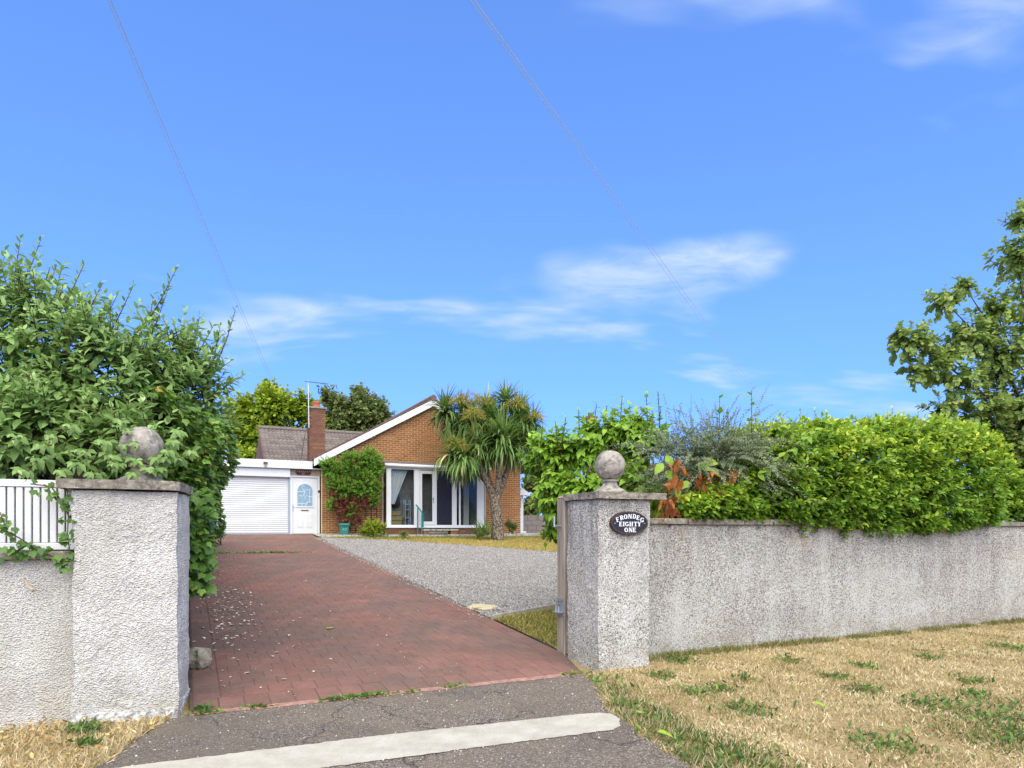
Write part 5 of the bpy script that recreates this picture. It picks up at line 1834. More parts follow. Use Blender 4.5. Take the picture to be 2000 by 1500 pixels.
# side entrance right of the house: white door panel, grey block wall
t = empty('side_door', loc(12.6, 19.4, 1.3), 'white side door with small window right of the bungalow', 'door')
mb = MB(); mb.box(12.30, 12.78, 19.6, 19.66, 1.32, 3.25); mb.build('leaf', 'white_upvc', t)
mb = MB(); mb.box(12.36, 12.66, 19.585, 19.599, 2.42, 2.85); mb.build('window', 'lead', t)
mb = MB(); mb.prism([(12.26, 2.95), (12.95, 2.95), (12.95, 3.02), (12.62, 3.22), (12.26, 3.02)], 'v', 19.30, 19.58); mb.build('canopy', 'white_upvc', t)
mb = MB(); mb.box(12.42, 12.72, 19.2, 19.45, 1.33, 1.45, .01); tag(mb.build('trough', 'white_paint'), 'small pale plant trough at the foot of the side door', 'trough')
wb = empty('block_wall', loc(14.5, 19.8, 1.3), 'low grey block wall beyond the white side door', 'wall')
mb = MB(); mb.box(12.85, 19.0, 19.82, 19.98, 1.2, 2.12); mb.build('core', 'mortar_dark', wb)
for r in range(4):
    x = 12.86 - (.22 if r % 2 else 0)
    while x < 15.6:
        mb = MB(); mb.box(max(x, 12.86), x + .43, 19.80, 19.83, 1.25 + r * .22, 1.25 + r * .22 + .21, .004); mb.build('block', 'block_grey', wb)
        x += .44
# neighbour's brick gable and chimney far behind the right shrub
c = at(1158, 800, 42)
nb = empty('neighbour_house', (c[0] + 1.0, c[1] + 4, 1.3), 'distant brick house with chimney just above the right shrub', 'house')
mb = MB(world=True)
X, Y = c[0], c[1]
mb.add([(X - .2, Y, 1.2), (X + 9, Y, 1.2), (X + 9, Y, 4.4), (X - .2, Y, 4.4), (X - .2, Y + 8, 1.2), (X + 9, Y + 8, 1.2), (X + 9, Y + 8, 4.4), (X - .2, Y + 8, 4.4)], [(0, 1, 2, 3), (1, 5, 6, 2), (5, 4, 7, 6), (4, 0, 3, 7)])
mb.build('wall', 'brick_dark', nb)
mb = MB(world=True)
mb.add([(X - .6, Y - .4, 4.4), (X + 9.4, Y - .4, 4.4), (X + 9.4, Y + 8.4, 4.4), (X - .6, Y + 8.4, 4.4), (X + 1.8, Y + 4, 6.0), (X + 7, Y + 4, 6.0)], [(0, 1, 5, 4), (1, 2, 5), (2, 3, 4, 5), (3, 0, 4)])
mb.build('roof', 'tile_brown', nb)
mb = MB(world=True)
mb.box(X - .25, X + .35, Y + 1.0, Y + 1.7, 4.0, 8.55); mb.box(X - .32, X + .42, Y + .93, Y + 1.77, 8.55, 8.67); mb.box(X - .15, X + .1, Y + 1.2, Y + 1.45, 8.67, 8.9)
mb.build('chimney', 'brick_dark', nb)

# overhead wires: left pair and right pair
def wire(name, a, b, sag, label, r=0.008):
    a, b = np.array(a, float), np.array(b, float)
    mb = MB(world=True)
    pts = []
    for i in range(41):
        t_ = i / 40
        pts.append(a + (b - a) * t_ + np.array([0, 0, -sag * 4 * t_ * (1 - t_)]))
    mb.tube(pts, r, 5)
    return tag(mb.build(name, 'cable'), label, 'cable', 'overhead wires')


def wline(px0, py0, px1, py1, h):
    p = at(px0, py0, (h - EYE) * F / (1035 - py0)); q_ = at(px1, py1, (h - EYE) * F / (1035 - py1))
    d = q_ - p
    return p - d * 0.25, q_ + d * 0.35


for k, (a, b, h, lb) in enumerate((((220, 0), (511, 690), 9.0, 'inner of two thin wires crossing the sky at left'), ((214, 0), (506, 690), 9.05, 'outer of two thin wires crossing the sky at left'),
                                   ((934, 0), (1506, 800), 8.0, 'upper of two thin wires crossing the sky at right'), ((926, 0), (1500, 803), 7.95, 'lower of two thin wires crossing the sky at right'))):
    p, q_ = wline(*a, *b, h)
    wire('overhead_wire', p, q_, 0.12, lb, 0.0060 if k in (0, 2) else 0.0045)
# ================================================================== planting
def blob_shoots(Lf, M, blobs, n, ln, nl, size, tone, up=0.35, rin=0.45, spread=0.9, droop=0.25, bend=0.05, front=0.0, stem_r=0.006, tone_tip=0.2, topbright=0.0):
    """shoots growing outward through the shell of a few ellipsoids: (centre xyz, radii xyz)"""
    w = np.array([b[1][0] * b[1][1] + b[1][0] * b[1][2] for b in blobs]); w = w / w.sum()
    for i in range(n):
        b = blobs[rng.choice(len(blobs), p=w)]
        c, r = np.array(b[0]), np.array(b[1])
        d = norm(rng.normal(0, 1, 3))
        if front and d[1] > 0.3 and rng.uniform() < front:
            d[1] = -d[1]
        k = rng.uniform(rin, 1.0) ** 0.6
        e = c + d * r * k
        dirn = norm(d / np.maximum(r, .1) * r.mean() + np.array([0, 0, up]) + rng.normal(0, 0.22, 3))
        l_ = ln * rng.uniform(0.65, 1.25)
        a = e - dirn * l_
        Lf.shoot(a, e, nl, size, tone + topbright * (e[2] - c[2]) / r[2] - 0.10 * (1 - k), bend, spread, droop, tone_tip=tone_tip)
        if M is not None and rng.uniform() < 0.6:
            M.tube([a, (a + e) / 2 + np.array([0, 0, -bend * l_ * .25]), e + np.array([0, 0, -bend * l_])], [stem_r * 1.3, stem_r, stem_r * .5], 4, False)


def limbs(M, base, tips, r0, r1, mid=0.45, jig=0.1):
    base = np.array(base, float)
    for t in tips:
        t = np.array(t, float)
        pts = []
        for k in range(6):
            s = k / 5
            pts.append(base + (t - base) * s + np.array([0, 0, 0.25 * np.linalg.norm(t - base) * s * (1 - s)]) + rng.normal(0, jig * s * (1 - s) * 2, 3))
        M.tube(pts, [r0 + (r1 - r0) * k / 5 for k in range(6)], 6, False)


# --- tall grey green shrub behind the left wall
sb = empty('leafy_shrub', (-4.4, 6.9, 0.03), 'tall grey green shrub spilling over the left pillar and screen', 'shrub')
BL = [((-5.15, 7.1, 3.10), (1.25, 1.0, 1.35)), ((-4.15, 6.9, 2.95), (0.95, 0.8, 1.05)), ((-4.6, 6.15, 2.45), (1.0, 0.55, 0.62)), ((-3.55, 6.25, 2.36), (0.55, 0.45, 0.50)), ((-3.65, 7.6, 3.05), (0.72, 0.8, 0.95)), ((-6.4, 6.4, 2.9), (1.0, 1.0, 1.3))]
Lf, M = Leaves(), MB(world=True)
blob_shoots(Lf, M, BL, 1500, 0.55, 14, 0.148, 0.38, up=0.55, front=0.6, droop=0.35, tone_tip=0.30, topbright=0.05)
# long whips standing out against the sky
for px, py, Y in ((40, 470, 7.0), (80, 468, 7.2), (165, 515, 7.1), (110, 520, 7.0), (230, 575, 7.0), (345, 525, 7.2), (300, 580, 7.1), (260, 560, 7.1), (390, 620, 7.6), (430, 640, 7.8), (460, 605, 8.0), (425, 700, 7.8), (430, 745, 7.6), (330, 560, 7.2), (200, 555, 7.0), (10, 500, 7.0), (365, 640, 7.4)):
    e = at(px, py, Y)
    a = e + np.array([-0.25 - rng.uniform(0, .2), rng.uniform(-.1, .2), -0.75])
    Lf.shoot(a, e, 20, 0.105, 0.35, -0.03, 0.75, 0.05, tone_tip=0.2, tipgrow=0.6)
    M.tube([a, (a + e) / 2 + [0.03, 0, 0.02], e], [.010, .007, .003], 4, False)
# sprays hanging forward over the pillar top and the ball
for px, py, Y in ((60, 905, 5.25), (150, 890, 5.25), (110, 930, 5.2), (220, 915, 5.3), (195, 870, 5.35), (265, 910, 5.35), (320, 905, 5.55), (300, 930, 5.45), (240, 880, 5.45), (335, 870, 5.7), (30, 930, 5.15), (20, 860, 5.3), (175, 935, 5.25), (255, 935, 5.35), (345, 905, 5.8), (370, 890, 5.9), (245, 850, 5.45), (250, 905, 5.4), (262, 875, 5.42), (300, 905, 5.42), (325, 890, 5.5), (230, 830, 5.5), (345, 850, 5.7), (210, 900, 5.3), (285, 925, 5.4), (140, 915, 5.2), (70, 880, 5.25), (310, 925, 5.45), (90, 860, 5.3), (130, 840, 5.4)):
    e = at(px, py, Y)
    a = e + np.array([-0.18, 0.45, 0.10])
    Lf.shoot(a, e, 13, 0.105, 0.26, -0.10, 0.85, 0.2, tone_tip=0.3)
    M.tube([a, e], [.007, .004], 4, False)
limbs(M, (-4.4, 6.9, 0.05), [(-5.1, 7.0, 3.2), (-4.2, 6.8, 3.0), (-4.7, 6.4, 2.3), (-3.7, 7.4, 3.0), (-3.7, 6.5, 2.3), (-6.2, 6.6, 2.8), (-5.6, 7.2, 3.6)], 0.05, 0.012)
tag(M.build('branches', 'twig_red', sb), kind='stuff')
Lf.build(sb, T_OVATE, 'lf_shrub')

# --- ivy grown hedge down the left of the drive
hd = empty('ivy_hedge', loc(-0.5, 7, zg(7)), 'dense ivy hedge running along the left of the drive', 'hedge')
Lf = Leaves()
n = 24000
v = 1.0 + 14.6 * rng.uniform(0, 1, n) ** 1.35
hh = 2.55 + 0.35 * np.sin(v * 1.3) + 0.2 * np.sin(v * 3.1 + 1)
zlo = np.interp(v, [1, 3.5, 6, 9, 15], [.38, .33, .18, .08, .03])
z = zlo + (1.02 - zlo) * rng.uniform(0, 1, n)
prof = np.interp(z, [0, .1, .2, .4, .7, .88, 1.02], [-0.28, -0.16, -0.08, 0.02, 0.20, 0.22, -0.35])
lump = 0.10 * np.sin(v * 2.1 + z * 5) + 0.10 * np.sin(v * 4.7 - z * 9) + 0.06 * np.sin(v * 9 + z * 14)
u = prof + lump - np.abs(rng.normal(0, 0.09, n)) + 0.012 * v
zz = zg_np(v) + z * hh
out = np.tile(U * 0.9 - V * 0.35 + Z * 0.2, (n, 1))
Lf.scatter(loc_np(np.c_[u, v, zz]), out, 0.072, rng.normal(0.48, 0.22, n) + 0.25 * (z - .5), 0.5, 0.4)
# top and the end by the pillar
m = 2600
v2 = rng.uniform(2.2, 15.5, m); u2 = rng.uniform(-1.2, 0.2, m)
h2 = 2.55 + 0.35 * np.sin(v2 * 1.3) + 0.2 * np.sin(v2 * 3.1 + 1)
Lf.scatter(loc_np(np.c_[u2, v2, zg_np(v2) + h2 + rng.normal(0, .10, m)]), np.tile(Z, (m, 1)), 0.09, rng.normal(0.6, 0.2, m), 0.1, 0.6)
m = 1500
u2 = rng.uniform(-1.1, 0.2, m); z2 = rng.uniform(0.9, 1.9, m)
Lf.scatter(loc_np(np.c_[u2, 0.95 + rng.normal(0, .08, m), z2]), np.tile(-V, (m, 1)), 0.085, rng.normal(0.4, 0.2, m), 0.5, 0.4)
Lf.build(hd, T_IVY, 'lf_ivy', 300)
mb = MB()
mb.box(-1.15, -0.35, 1.15, 15.3, 0.15, 2.3)
core = subdiv_jitter(mb, 'stems_core', 'bark_dark', hd, 0.12, 8, 3)
# trailing ends
Lf = Leaves()
# --- lighter climber leaves at the top of the hedge
lc = empty('light_climber', loc(0.1, 4, 2.6), 'bright green climber topping the ivy hedge by the drive', 'climber')
M = MB(world=True)
BL = [(loc(-0.05, 3.2, 2.65), (0.45, 0.8, 0.55)), (loc(0.10, 5.2, 2.9), (0.45, 1.0, 0.50)), (loc(0.12, 8.0, 3.0), (0.40, 1.3, 0.50)), (loc(-0.05, 1.7, 2.1), (0.30, 0.5, 0.65)), (loc(0.14, 11.5, 3.1), (0.4, 1.5, 0.5)), (loc(0.0, 2.6, 2.0), (0.26, 0.7, 0.6)), (loc(0.02, 4.4, 2.2), (0.30, 0.9, 0.6)), (loc(0.06, 7.0, 2.4), (.30, 1.2, .6))]
blob_shoots(Lf, M, BL, 560, 0.45, 10, 0.105, 0.38, up=0.0, droop=0.6, bend=0.25, topbright=0.12)
tag(M.build('stems', 'twig_red', lc), kind='stuff')
Lf.build(lc, T_OVATE, 'lf_light', 220, wid=1.25)

# --- ivy creeping over the left wall
iv = empty('ivy_trail', loc(-1.1, 0.1, 1.3), 'dark ivy trailing over the left wall and slatted screen', 'ivy')
Lf, M = Leaves(), MB(world=True)
for path in ([(0, 1030), (40, 1052), (75, 1075), (105, 1088), (130, 1100)], [(0, 1070), (30, 1080), (60, 1060)], [(60, 945), (100, 950), (125, 985), (135, 1010)], [(132, 960), (134, 1000), (132, 1045), (137, 1080), (120, 1110)], [(0, 1000), (15, 1040)]):
    pts = [at(x, y, 5.06 + x * 0.0009) for x, y in path]
    M.tube(pts, .005, 4, False)
    for a, b in zip(pts, pts[1:]):
        k = 7
        t = rng.uniform(0, 1, k)[:, None]
        p = a + (b - a) * t + rng.normal(0, 0.028, (k, 3)) * [1, .35, 1]
        Lf.scatter(p, np.tile(-V, (k, 1)), 0.058, rng.normal(0.15, 0.2, k), 0.6, 0.4)
tag(M.build('stems', 'twig_red', iv), kind='stuff')
Lf.build(iv, T_IVY, 'lf_ivy', 300)
# dry snag on wall
t = empty('dry_twig', at(60, 1145, 5.15), 'curled dry brown stem stuck to the left wall', 'twig')
M = MB(world=True); M.tube([at(42, 1130, 5.14), at(52, 1136, 5.12), at(56, 1146, 5.10), at(64, 1152, 5.10), at(72, 1152, 5.12)], [.004, .010, .012, .014, .006], 6)
M.build('stem', 'beige_board', t)

# --- bright big leaved shrub behind the right pillar
rb_ = empty('leafy_shrub', (1.4, 10.3, 0.3), 'bright green shrub with large heart shaped leaves behind nameplate pillar', 'shrub')
Lf, M = Leaves(), MB(world=True)
BL = [(at(1090, 885, 10.6), (0.62, 0.55, 0.50)), (at(1190, 860, 10.2), (0.72, 0.6, 0.62)), (at(1255, 850, 9.8), (0.45, 0.5, 0.52)), (at(1085, 960, 10.2), (0.42, 0.45, 0.50)), (at(1160, 950, 10.0), (0.62, 0.5, 0.45)), (at(1085, 1020, 10.4), (0.26, 0.3, 0.28)), (at(1240, 930, 9.4), (0.40, 0.35, 0.35)), (at(1300, 990, 9.2), (.35, .25, .2)), (at(1050, 900, 10.8), (.3, .4, .3)), (at(1130, 1000, 10.2), (.4, .4, .3))]
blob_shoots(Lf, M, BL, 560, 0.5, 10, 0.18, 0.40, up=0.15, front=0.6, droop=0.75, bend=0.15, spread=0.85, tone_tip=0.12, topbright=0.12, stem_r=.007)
for px, py in ((1060, 830), (1105, 815), (1130, 800), (1165, 790), (1185, 795), (1215, 775), (1230, 790), (1262, 768), (1285, 765), (1290, 800), (1245, 800), (1300, 830), (1085, 825), (1150, 805)):
    e = at(px, py, 10.2); a = e + np.array([rng.uniform(-.1, .1), .1, -.7])
    Lf.shoot(a, e, 11, 0.14, 0.5, 0, 0.9, 0.45, tone_tip=0.1, tipgrow=.6)
    M.tube([a, e], [.009, .005], 4, False)
limbs(M, (1.5, 10.4, 0.3), [at(1100, 880, 10.6), at(1190, 850, 10.3), at(1255, 850, 9.9), at(1090, 970, 10.3), at(1160, 940, 10.1), at(1240, 900, 9.7)], 0.035, 0.01)
tag(M.build('branches', 'twig_red', rb_), kind='stuff')
Lf.build(rb_, T_HEART, 'lf_light')

# --- grey fine leaved arching shrub
# (fine leaves, thin arching twigs)
gs = empty('arching_shrub', at(1400, 1000, 9.6) * np.array([1, 1, 0]), 'grey green fine leaved arching shrub right of the nameplate pillar', 'shrub')
Lf, M = Leaves(), MB(world=True)
cc = at(1390, 905, 9.05)
for i in range(620):
    d = norm(rng.normal(0, 1, 3) * [1, .8, .6] + [0.05, -0.25, 0.35])
    l_ = rng.uniform(0.45, 0.95)
    a = cc + d * 0.15 + rng.normal(0, 0.14, 3) * [2.2, 1, 1]
    e = a + d * l_ * np.array([1.0, 0.7, 0.72])
    bend = 0.32 if d[2] < .75 else 0.05
    Lf.shoot(a, e, 46, 0.046, 0.45, bend, 0.9, 0.1, first=.12, tone_tip=.2)
    M.tube([a + (e - a) * s + np.array([0, 0, -bend * np.linalg.norm(e - a) * s * s]) for s in (0, .35, .7, 1)], [.003, .0025, .002, .0015], 3, False) if i % 3 == 0 else None
for px, py in ((1330, 785), (1345, 800), (1300, 800), (1370, 790), (1420, 810), (1385, 800), (1350, 770)):
    e = at(px, py, 9.9); a = e + np.array([rng.uniform(-.15, .15), 0, -.6])
    Lf.shoot(a, e, 40, 0.034, 0.3, 0, .9, .1); M.tube([a, e], [.003, .0015], 3, False)
limbs(M, cc * np.array([1, 1, 0]) + [0, 0.1, 0.1], [cc, cc + [.3, 0, .1], cc + [-.3, 0, .1]], .04, .015)
tag(M.build('branches', 'twig_grey', gs), kind='stuff')
Lf.build(gs, T_SMALL, 'lf_grey', 0)

# --- withered orange stems with yellow green leaves above the coping
wv = empty('withered_plant', loc(5.35, 0.95, 0.3), 'withered orange plant hanging above the right wall coping', 'plant')
Lf, M = Leaves(), MB(world=True)
for path, Y in (([(1315, 905), (1314, 940), (1312, 975), (1308, 995)], 8.35), ([(1432, 918), (1412, 940), (1390, 968), (1375, 985)], 8.65), ([(1385, 925), (1370, 945), (1365, 960)], 8.55), ([(1402, 960), (1385, 975), (1375, 985)], 8.55)):
    pts = [at(x, y, Y) for x, y in path]
    M.tube(pts, .006, 5, False)
    for p in pts[:-1]:
        k = 10
        Lf.add(p + rng.normal(0, .045, (k, 3)), norm(rng.normal(0, .45, (k, 3)) + [0, 0, -1.0]), rng.normal(0, 1, (k, 3)), rng.uniform(.10, .20, k), rng.uniform(.15, 1, k))
for p in (at(1306, 995, 8.3), at(1290, 1000, 8.2), at(1310, 1005, 8.3)):
    k = 12
    Lf.add(p + rng.normal(0, .06, (k, 3)), norm(rng.normal(0, .35, (k, 3)) + [0, 0, -1.0]), rng.normal(0, 1, (k, 3)), rng.uniform(.08, .15, k), rng.uniform(0, .6, k))
M.tube([loc(5.35, .95, .1), at(1345, 1005, 8.6), at(1390, 968, 8.65)], [.012, .010, .006], 5, False)
M.tube([loc(5.35, .95, .1), at(1330, 1000, 8.5), at(1312, 975, 8.35)], [.012, .010, .006], 5, False)
tag(M.build('stems', 'twig_red', wv), kind='stuff')
Lf.build(wv, T_OVATE, 'lf_orange', 200, wid=0.9)
yl = empty('yellow_leaf_plant', loc(5.55, 0.9, 0.3), 'few large yellow green leaves among the withered orange stems', 'plant')
Lf, M = Leaves(), MB(world=True)
for px, py, s, tx, tz in ((1322, 952, .13, .1, -1), (1336, 965, .15, 0, -1), (1356, 970, .16, .15, -1), (1362, 905, .16, .8, -.4), (1375, 900, .15, 1, -.2), (1345, 940, .13, -.6, -.5), (1368, 942, .13, .3, -.8), (1382, 950, .13, .9, -.4), (1395, 915, .13, .5, -.7), (1350, 985, .15, .1, -1), (1330, 985, .15, -.2, -1), (1440, 985, .16, .2, -1), (1450, 1000, .15, .1, -1), (1430, 980, .14, -.8, -.2), (1295, 905, .15, -.6, -.7), (1300, 920, .15, .6, -.6), (1455, 1005, .14, .5, -.8), (1362, 998, .15, -.3, -1), (1300, 890, .14, .5, -.7)):
    p = at(px, py, 8.45 + (px - 1300) * .0022)
    Lf.add(p[None], norm(np.array([[tx, -.25, tz]])), np.array([[0, -1, .5]]) + rng.normal(0, .2, (1, 3)), np.array([s * 1.18]), np.array([rng.uniform(.45, .95)]))
    M.tube([p, p + [-.02, .08, .06], p + [0, .25, .02]], .003, 3, False)
for px, py, h_ in ((1405, 778, 5), (1420, 800, 4), (1468, 762, 6)):
    e = at(px, py, 9.2); a = e + np.array([0, 0, -.75])
    M.tube([a - [0, 0, .8], a, e], [.010, .008, .004], 5, False)
    Lf.shoot(a, e, 10, .15, .25, 0, 1.0, .3, tone_tip=.1)
for k in range(9):
    t_ = k / 8
    p = at(1480 + 110 * t_, 925 - 85 * t_, 8.6 + .3 * t_)
    Lf.add(np.repeat(p[None], 2, 0), norm(np.array([[.4, -.3, -.8], [.5, -.2, .3]]) + rng.normal(0, .2, (2, 3))), np.array([[0, -1, .6], [0, -.6, 1]]), np.array([.13, .12]), np.array([.35, .6]))
M.tube([at(1455, 950, 8.7), at(1530, 890, 8.7), at(1592, 838, 8.9)], [.007, .006, .003], 4, False)
tag(M.build('stems', 'twig_red', yl), kind='stuff')
Lf.build(yl, T_OVATE, 'lf_light', 150, wid=1.35)

# --- clipped broadleaf hedge on the right
lh = empty('broadleaf_hedge', loc(9, 1.2, 0.1), 'thick glossy yellow green hedge overhanging the right wall', 'hedge')
Lf, M = Leaves(), MB(world=True)


def hedge_top(u):
    return np.interp(u, [4.9, 5.6, 6.2, 6.7, 7.1, 8.3, 9.0, 9.8, 10.6, 11.6, 12.2, 12.7], [1.8, 1.95, 2.15, 2.65, 2.95, 3.04, 3.10, 3.18, 3.22, 3.18, 2.9, 2.3])


n = 2600
for i in range(n):
    u = 5.5 + 7.1 * rng.uniform() ** 0.9
    tp = hedge_top(u)
    lo = np.interp(u, [5.0, 6.5, 7.2, 8.2, 9.5, 11.2, 12.3], [1.68, 1.66, 1.60, 1.54, 1.50, 1.55, 1.72])
    s = rng.uniform()
    if s < 0.68:      # front face
        f = rng.uniform() ** 1.1
        z = lo + (tp - lo) * f
        bul = 0.28 * min(1, .55 + f * 2) * min(1, (1.06 - f) * 4) + .03 * math.sin(u * 1.3 + 1) + .03 * math.sin(u * 6.1 + z * 7) + 0.02 * math.sin(u * 5 + z * 4)
        vv2 = 0.66 - bul - (0.18 if lo < 1.62 else 0) + rng.normal(0, .06)
        e = loc(u, vv2, z)
        d = norm(-V + Z * (0.10 + 0.5 * f) + rng.normal(0, .28, 3))
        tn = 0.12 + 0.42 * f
    else:             # top
        vv2 = rng.uniform(0.5, 2.0)
        e = loc(u, vv2, tp - 0.05 * abs(vv2 - 1.1) + 0.05 * math.sin(u * 7 + vv2 * 5) + rng.uniform(-.05, .08))
        d = norm(Z + rng.normal(0, .3, 3) - V * .2)
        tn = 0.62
    l_ = rng.uniform(.22, .38)
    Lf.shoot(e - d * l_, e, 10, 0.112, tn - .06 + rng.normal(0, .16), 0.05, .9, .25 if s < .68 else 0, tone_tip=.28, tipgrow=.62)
    if i % 3 == 0:
        M.tube([e - d * l_, e], [.006, .003], 4, False)
for px in list(range(1520, 1900, 22)):
    u = u_at(px, 1.0)
    e = loc(u + rng.uniform(-.1, .1), rng.uniform(.7, 1.6), hedge_top(u) + rng.uniform(.05, .30))
    Lf.shoot(e - Z * .4, e, 14, .075, .7, 0, .7, -.1)
    M.tube([e - Z * .4, e], [.006, .003], 4, False)
m = 9000
u2 = rng.uniform(6.4, 12.0, m); f2 = rng.uniform(0.1, .97, m); v2 = rng.uniform(.55, 1.7, m)
z2 = 1.5 + (hedge_top(u2) - 1.55) * f2
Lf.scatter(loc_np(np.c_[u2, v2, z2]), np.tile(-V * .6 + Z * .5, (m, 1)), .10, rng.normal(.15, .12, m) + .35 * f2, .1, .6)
limbs(M, loc(9, 1.2, .1), [loc(x, 1.2, 2.6) for x in (6, 7, 8, 9, 10, 11, 12)], .05, .015)
tag(M.build('branches', 'twig_red', lh), kind='stuff')
mb = MB()
mb.prism([(.85, 1.2), (.80, 1.75), (.80, 2.3), (1.0, 2.55), (1.6, 2.55), (1.8, 1.2)], 'u', 7.4, 11.0)
subdiv_jitter(mb, 'stems_core', 'bark_dark', lh, .1, 8, 6)
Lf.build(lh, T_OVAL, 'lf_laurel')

# --- round leaved tree at the right edge
pt = empty('poplar_tree', loc(11.6, 2.6, 0.2), 'dark green round leaved tree reaching in at the right edge', 'tree')
Lf, M = Leaves(), MB(world=True)
BLp = [((1785, 665), 58, 12.0), ((1845, 590), 48, 12.1), ((1800, 720), 55, 12.0), ((1880, 660), 60, 12.3), ((1940, 600), 55, 12.4), ((1985, 500), 60, 12.3), ((1995, 430), 45, 12.2), ((1870, 740), 65, 12.2), ((1950, 700), 75, 12.5), ((1900, 805), 70, 12.4), ((1980, 790), 85, 12.6), ((1840, 800), 45, 12.2), ((2010, 620), 80, 12.6), ((2080, 700), 110, 12.8), ((2080, 520), 110, 12.8), ((2010, 880), 85, 12.8), ((1930, 850), 60, 12.6), ((1880, 850), 45, 12.5), ((1850, 690), 40, 12.2), ((1920, 650), 45, 12.3), ((1960, 870), 60, 12.8), ((2120, 860), 110, 12.9), ((1880, 555), 26, 12.1), ((1755, 655), 30, 12.0)]
BL = []
tips = []
for (x, y), r, Y in BLp:
    p = at(x, y, Y); k = r / F * Y
    BL.append((p, (k, k * 1.1, k * .95)))
    tips.append(p)
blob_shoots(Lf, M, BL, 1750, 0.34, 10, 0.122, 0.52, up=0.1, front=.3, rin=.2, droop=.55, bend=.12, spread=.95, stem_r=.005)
tb = loc(11.6, 2.6, .2)
fork = np.array([at(2060, 800, 12.8)[0], 12.8, 2.6])
M2 = MB(world=True)
M2.tube([tb, tb * .5 + fork * .5 + [0.05, 0, 0.1], fork], [.16, .13, .11], 10)
limbs(M2, fork, tips, .032, .006, jig=.12)
M2.build('trunk', 'bark_dark', pt, True)
tag(M.build('branches', 'twig_grey', pt), kind='stuff')
Lf.build(pt, T_ROUND, 'lf_poplar')
# darker evergreen mass behind it
ev = empty('evergreen_bush', loc(14.4, 4.5, .3), 'dull dark bush behind the right end of the hedge', 'bush')
Lf, M = Leaves(), MB(world=True)
blob_shoots(Lf, M, [(at(1975, 915, 14), (.8, .7, .9)), (at(2060, 930, 14), (1.0, .8, 1.2)), (at(1990, 980, 13.5), (.6, .5, .7)), (at(2040, 1000, 13.2), (.7, .5, .8)), (at(1985, 860, 14), (.6, .6, .7))], 620, .45, 14, .13, .45)
limbs(M, loc(14.4, 4.5, .3), [at(1975, 915, 14), at(2060, 930, 14)], .05, .02)
tag(M.build('branches', 'bark_dark', ev), kind='stuff')
Lf.build(ev, T_SMALL, 'lf_olive', 0)

# --- trees behind the house
def far_tree(name, label, base, blobs, n, size, mat, trunk_r, tone=.45, tb=.22):
    t = empty(name, base, label, 'tree')
    Lf, M = Leaves(), MB(world=True)
    blob_shoots(Lf, None, blobs, n, size * 3.6, 14, size, tone, up=.35, rin=.35, droop=.25, topbright=tb, front=.5)
    base = np.array(base, float)
    fork = base + np.array([0, 0, (blobs[0][0][2] - base[2]) * .5])
    M.tube([base, fork], [trunk_r, trunk_r * .8], 8)
    limbs(M, fork, [b[0] for b in blobs], trunk_r * .5, .04, jig=.3)
    M.build('trunk', 'bark_dark', t)
    Lf.build(t, T_OVAL, mat, 0, mass='crown', wid=1.3)


B = lambda px, py, r, Y, sq=.85: (at(px, py, Y), (r / F * Y, r / F * Y * .9, r / F * Y * sq))
far_tree('ash_tree', 'bright yellow green tree rising behind the tiled roof', (at(530, 850, 38)[0], 38, 1.3),
         [B(530, 790, 55, 37), B(470, 800, 45, 37), B(590, 795, 45, 38), B(500, 845, 60, 37), B(560, 850, 55, 38), B(525, 757, 25, 37.5), B(450, 850, 40, 37), B(480, 900, 50, 36), B(615, 820, 30, 38)], 900, .34, 'lf_tree', .3)
far_tree('oak_tree', 'dull olive tree behind the chimney and gable', (at(700, 830, 44)[0], 44, 1.3),
         [B(705, 800, 55, 43), B(660, 800, 38, 42, 1.0), B(740, 815, 35, 43), B(700, 770, 24, 43, 1.1), B(655, 830, 40, 42), B(735, 790, 26, 43), B(690, 840, 45, 43), B(640, 770, 20, 42)], 620, .34, 'lf_olive', .3, .4, .1)

far_tree('laurel_tree', 'dense green tree in the gap right of the bungalow', (at(1075, 1000, 36)[0], 36, 1.3),
         [B(1060, 960, 32, 36), B(1040, 985, 26, 36), B(1100, 970, 45, 37), B(1070, 920, 28, 36), B(1025, 1000, 20, 36), B(1035, 940, 22, 36), B(1050, 905, 22, 36)], 420, .30, 'lf_olive', .2, .45, .15)

# --- climber on the house, bushes by it
cl = empty('wall_climber', loc(5.1, 18.4, 1.3), 'green and russet climber covering the brick beside the front door', 'climber')
Lf, M = Leaves(), MB(world=True)
C = lambda px, py, r, Y, d=.45: (at(px, py, Y), (r / F * Y, d, r / F * Y))
blob_shoots(Lf, M, [C(650, 915, 28, 24.2), C(690, 905, 34, 24.2), C(725, 895, 28, 24.4), C(735, 915, 24, 24.4), C(665, 950, 34, 24.1), C(710, 945, 38, 24.2), C(650, 985, 16, 24.1), C(730, 975, 18, 24.3), C(690, 1000, 20, 24.2), C(735, 950, 18, 24.4), C(640, 905, 18, 24.2)], 900, .40, 20, .105, .45, up=.35, droop=.15, front=.7, topbright=.22, stem_r=.008)
limbs(M, loc(5.1, 18.4, 1.3), [at(x, y, 24.3) for x, y in ((650, 915), (690, 900), (725, 895), (665, 950), (710, 940), (735, 925), (640, 960), (680, 985))], .03, .01)
tag(M.build('stems', 'twig_red', cl), kind='stuff')
Lf.build(cl, T_SMALL, 'lf_climber', 0)
Lf = Leaves()
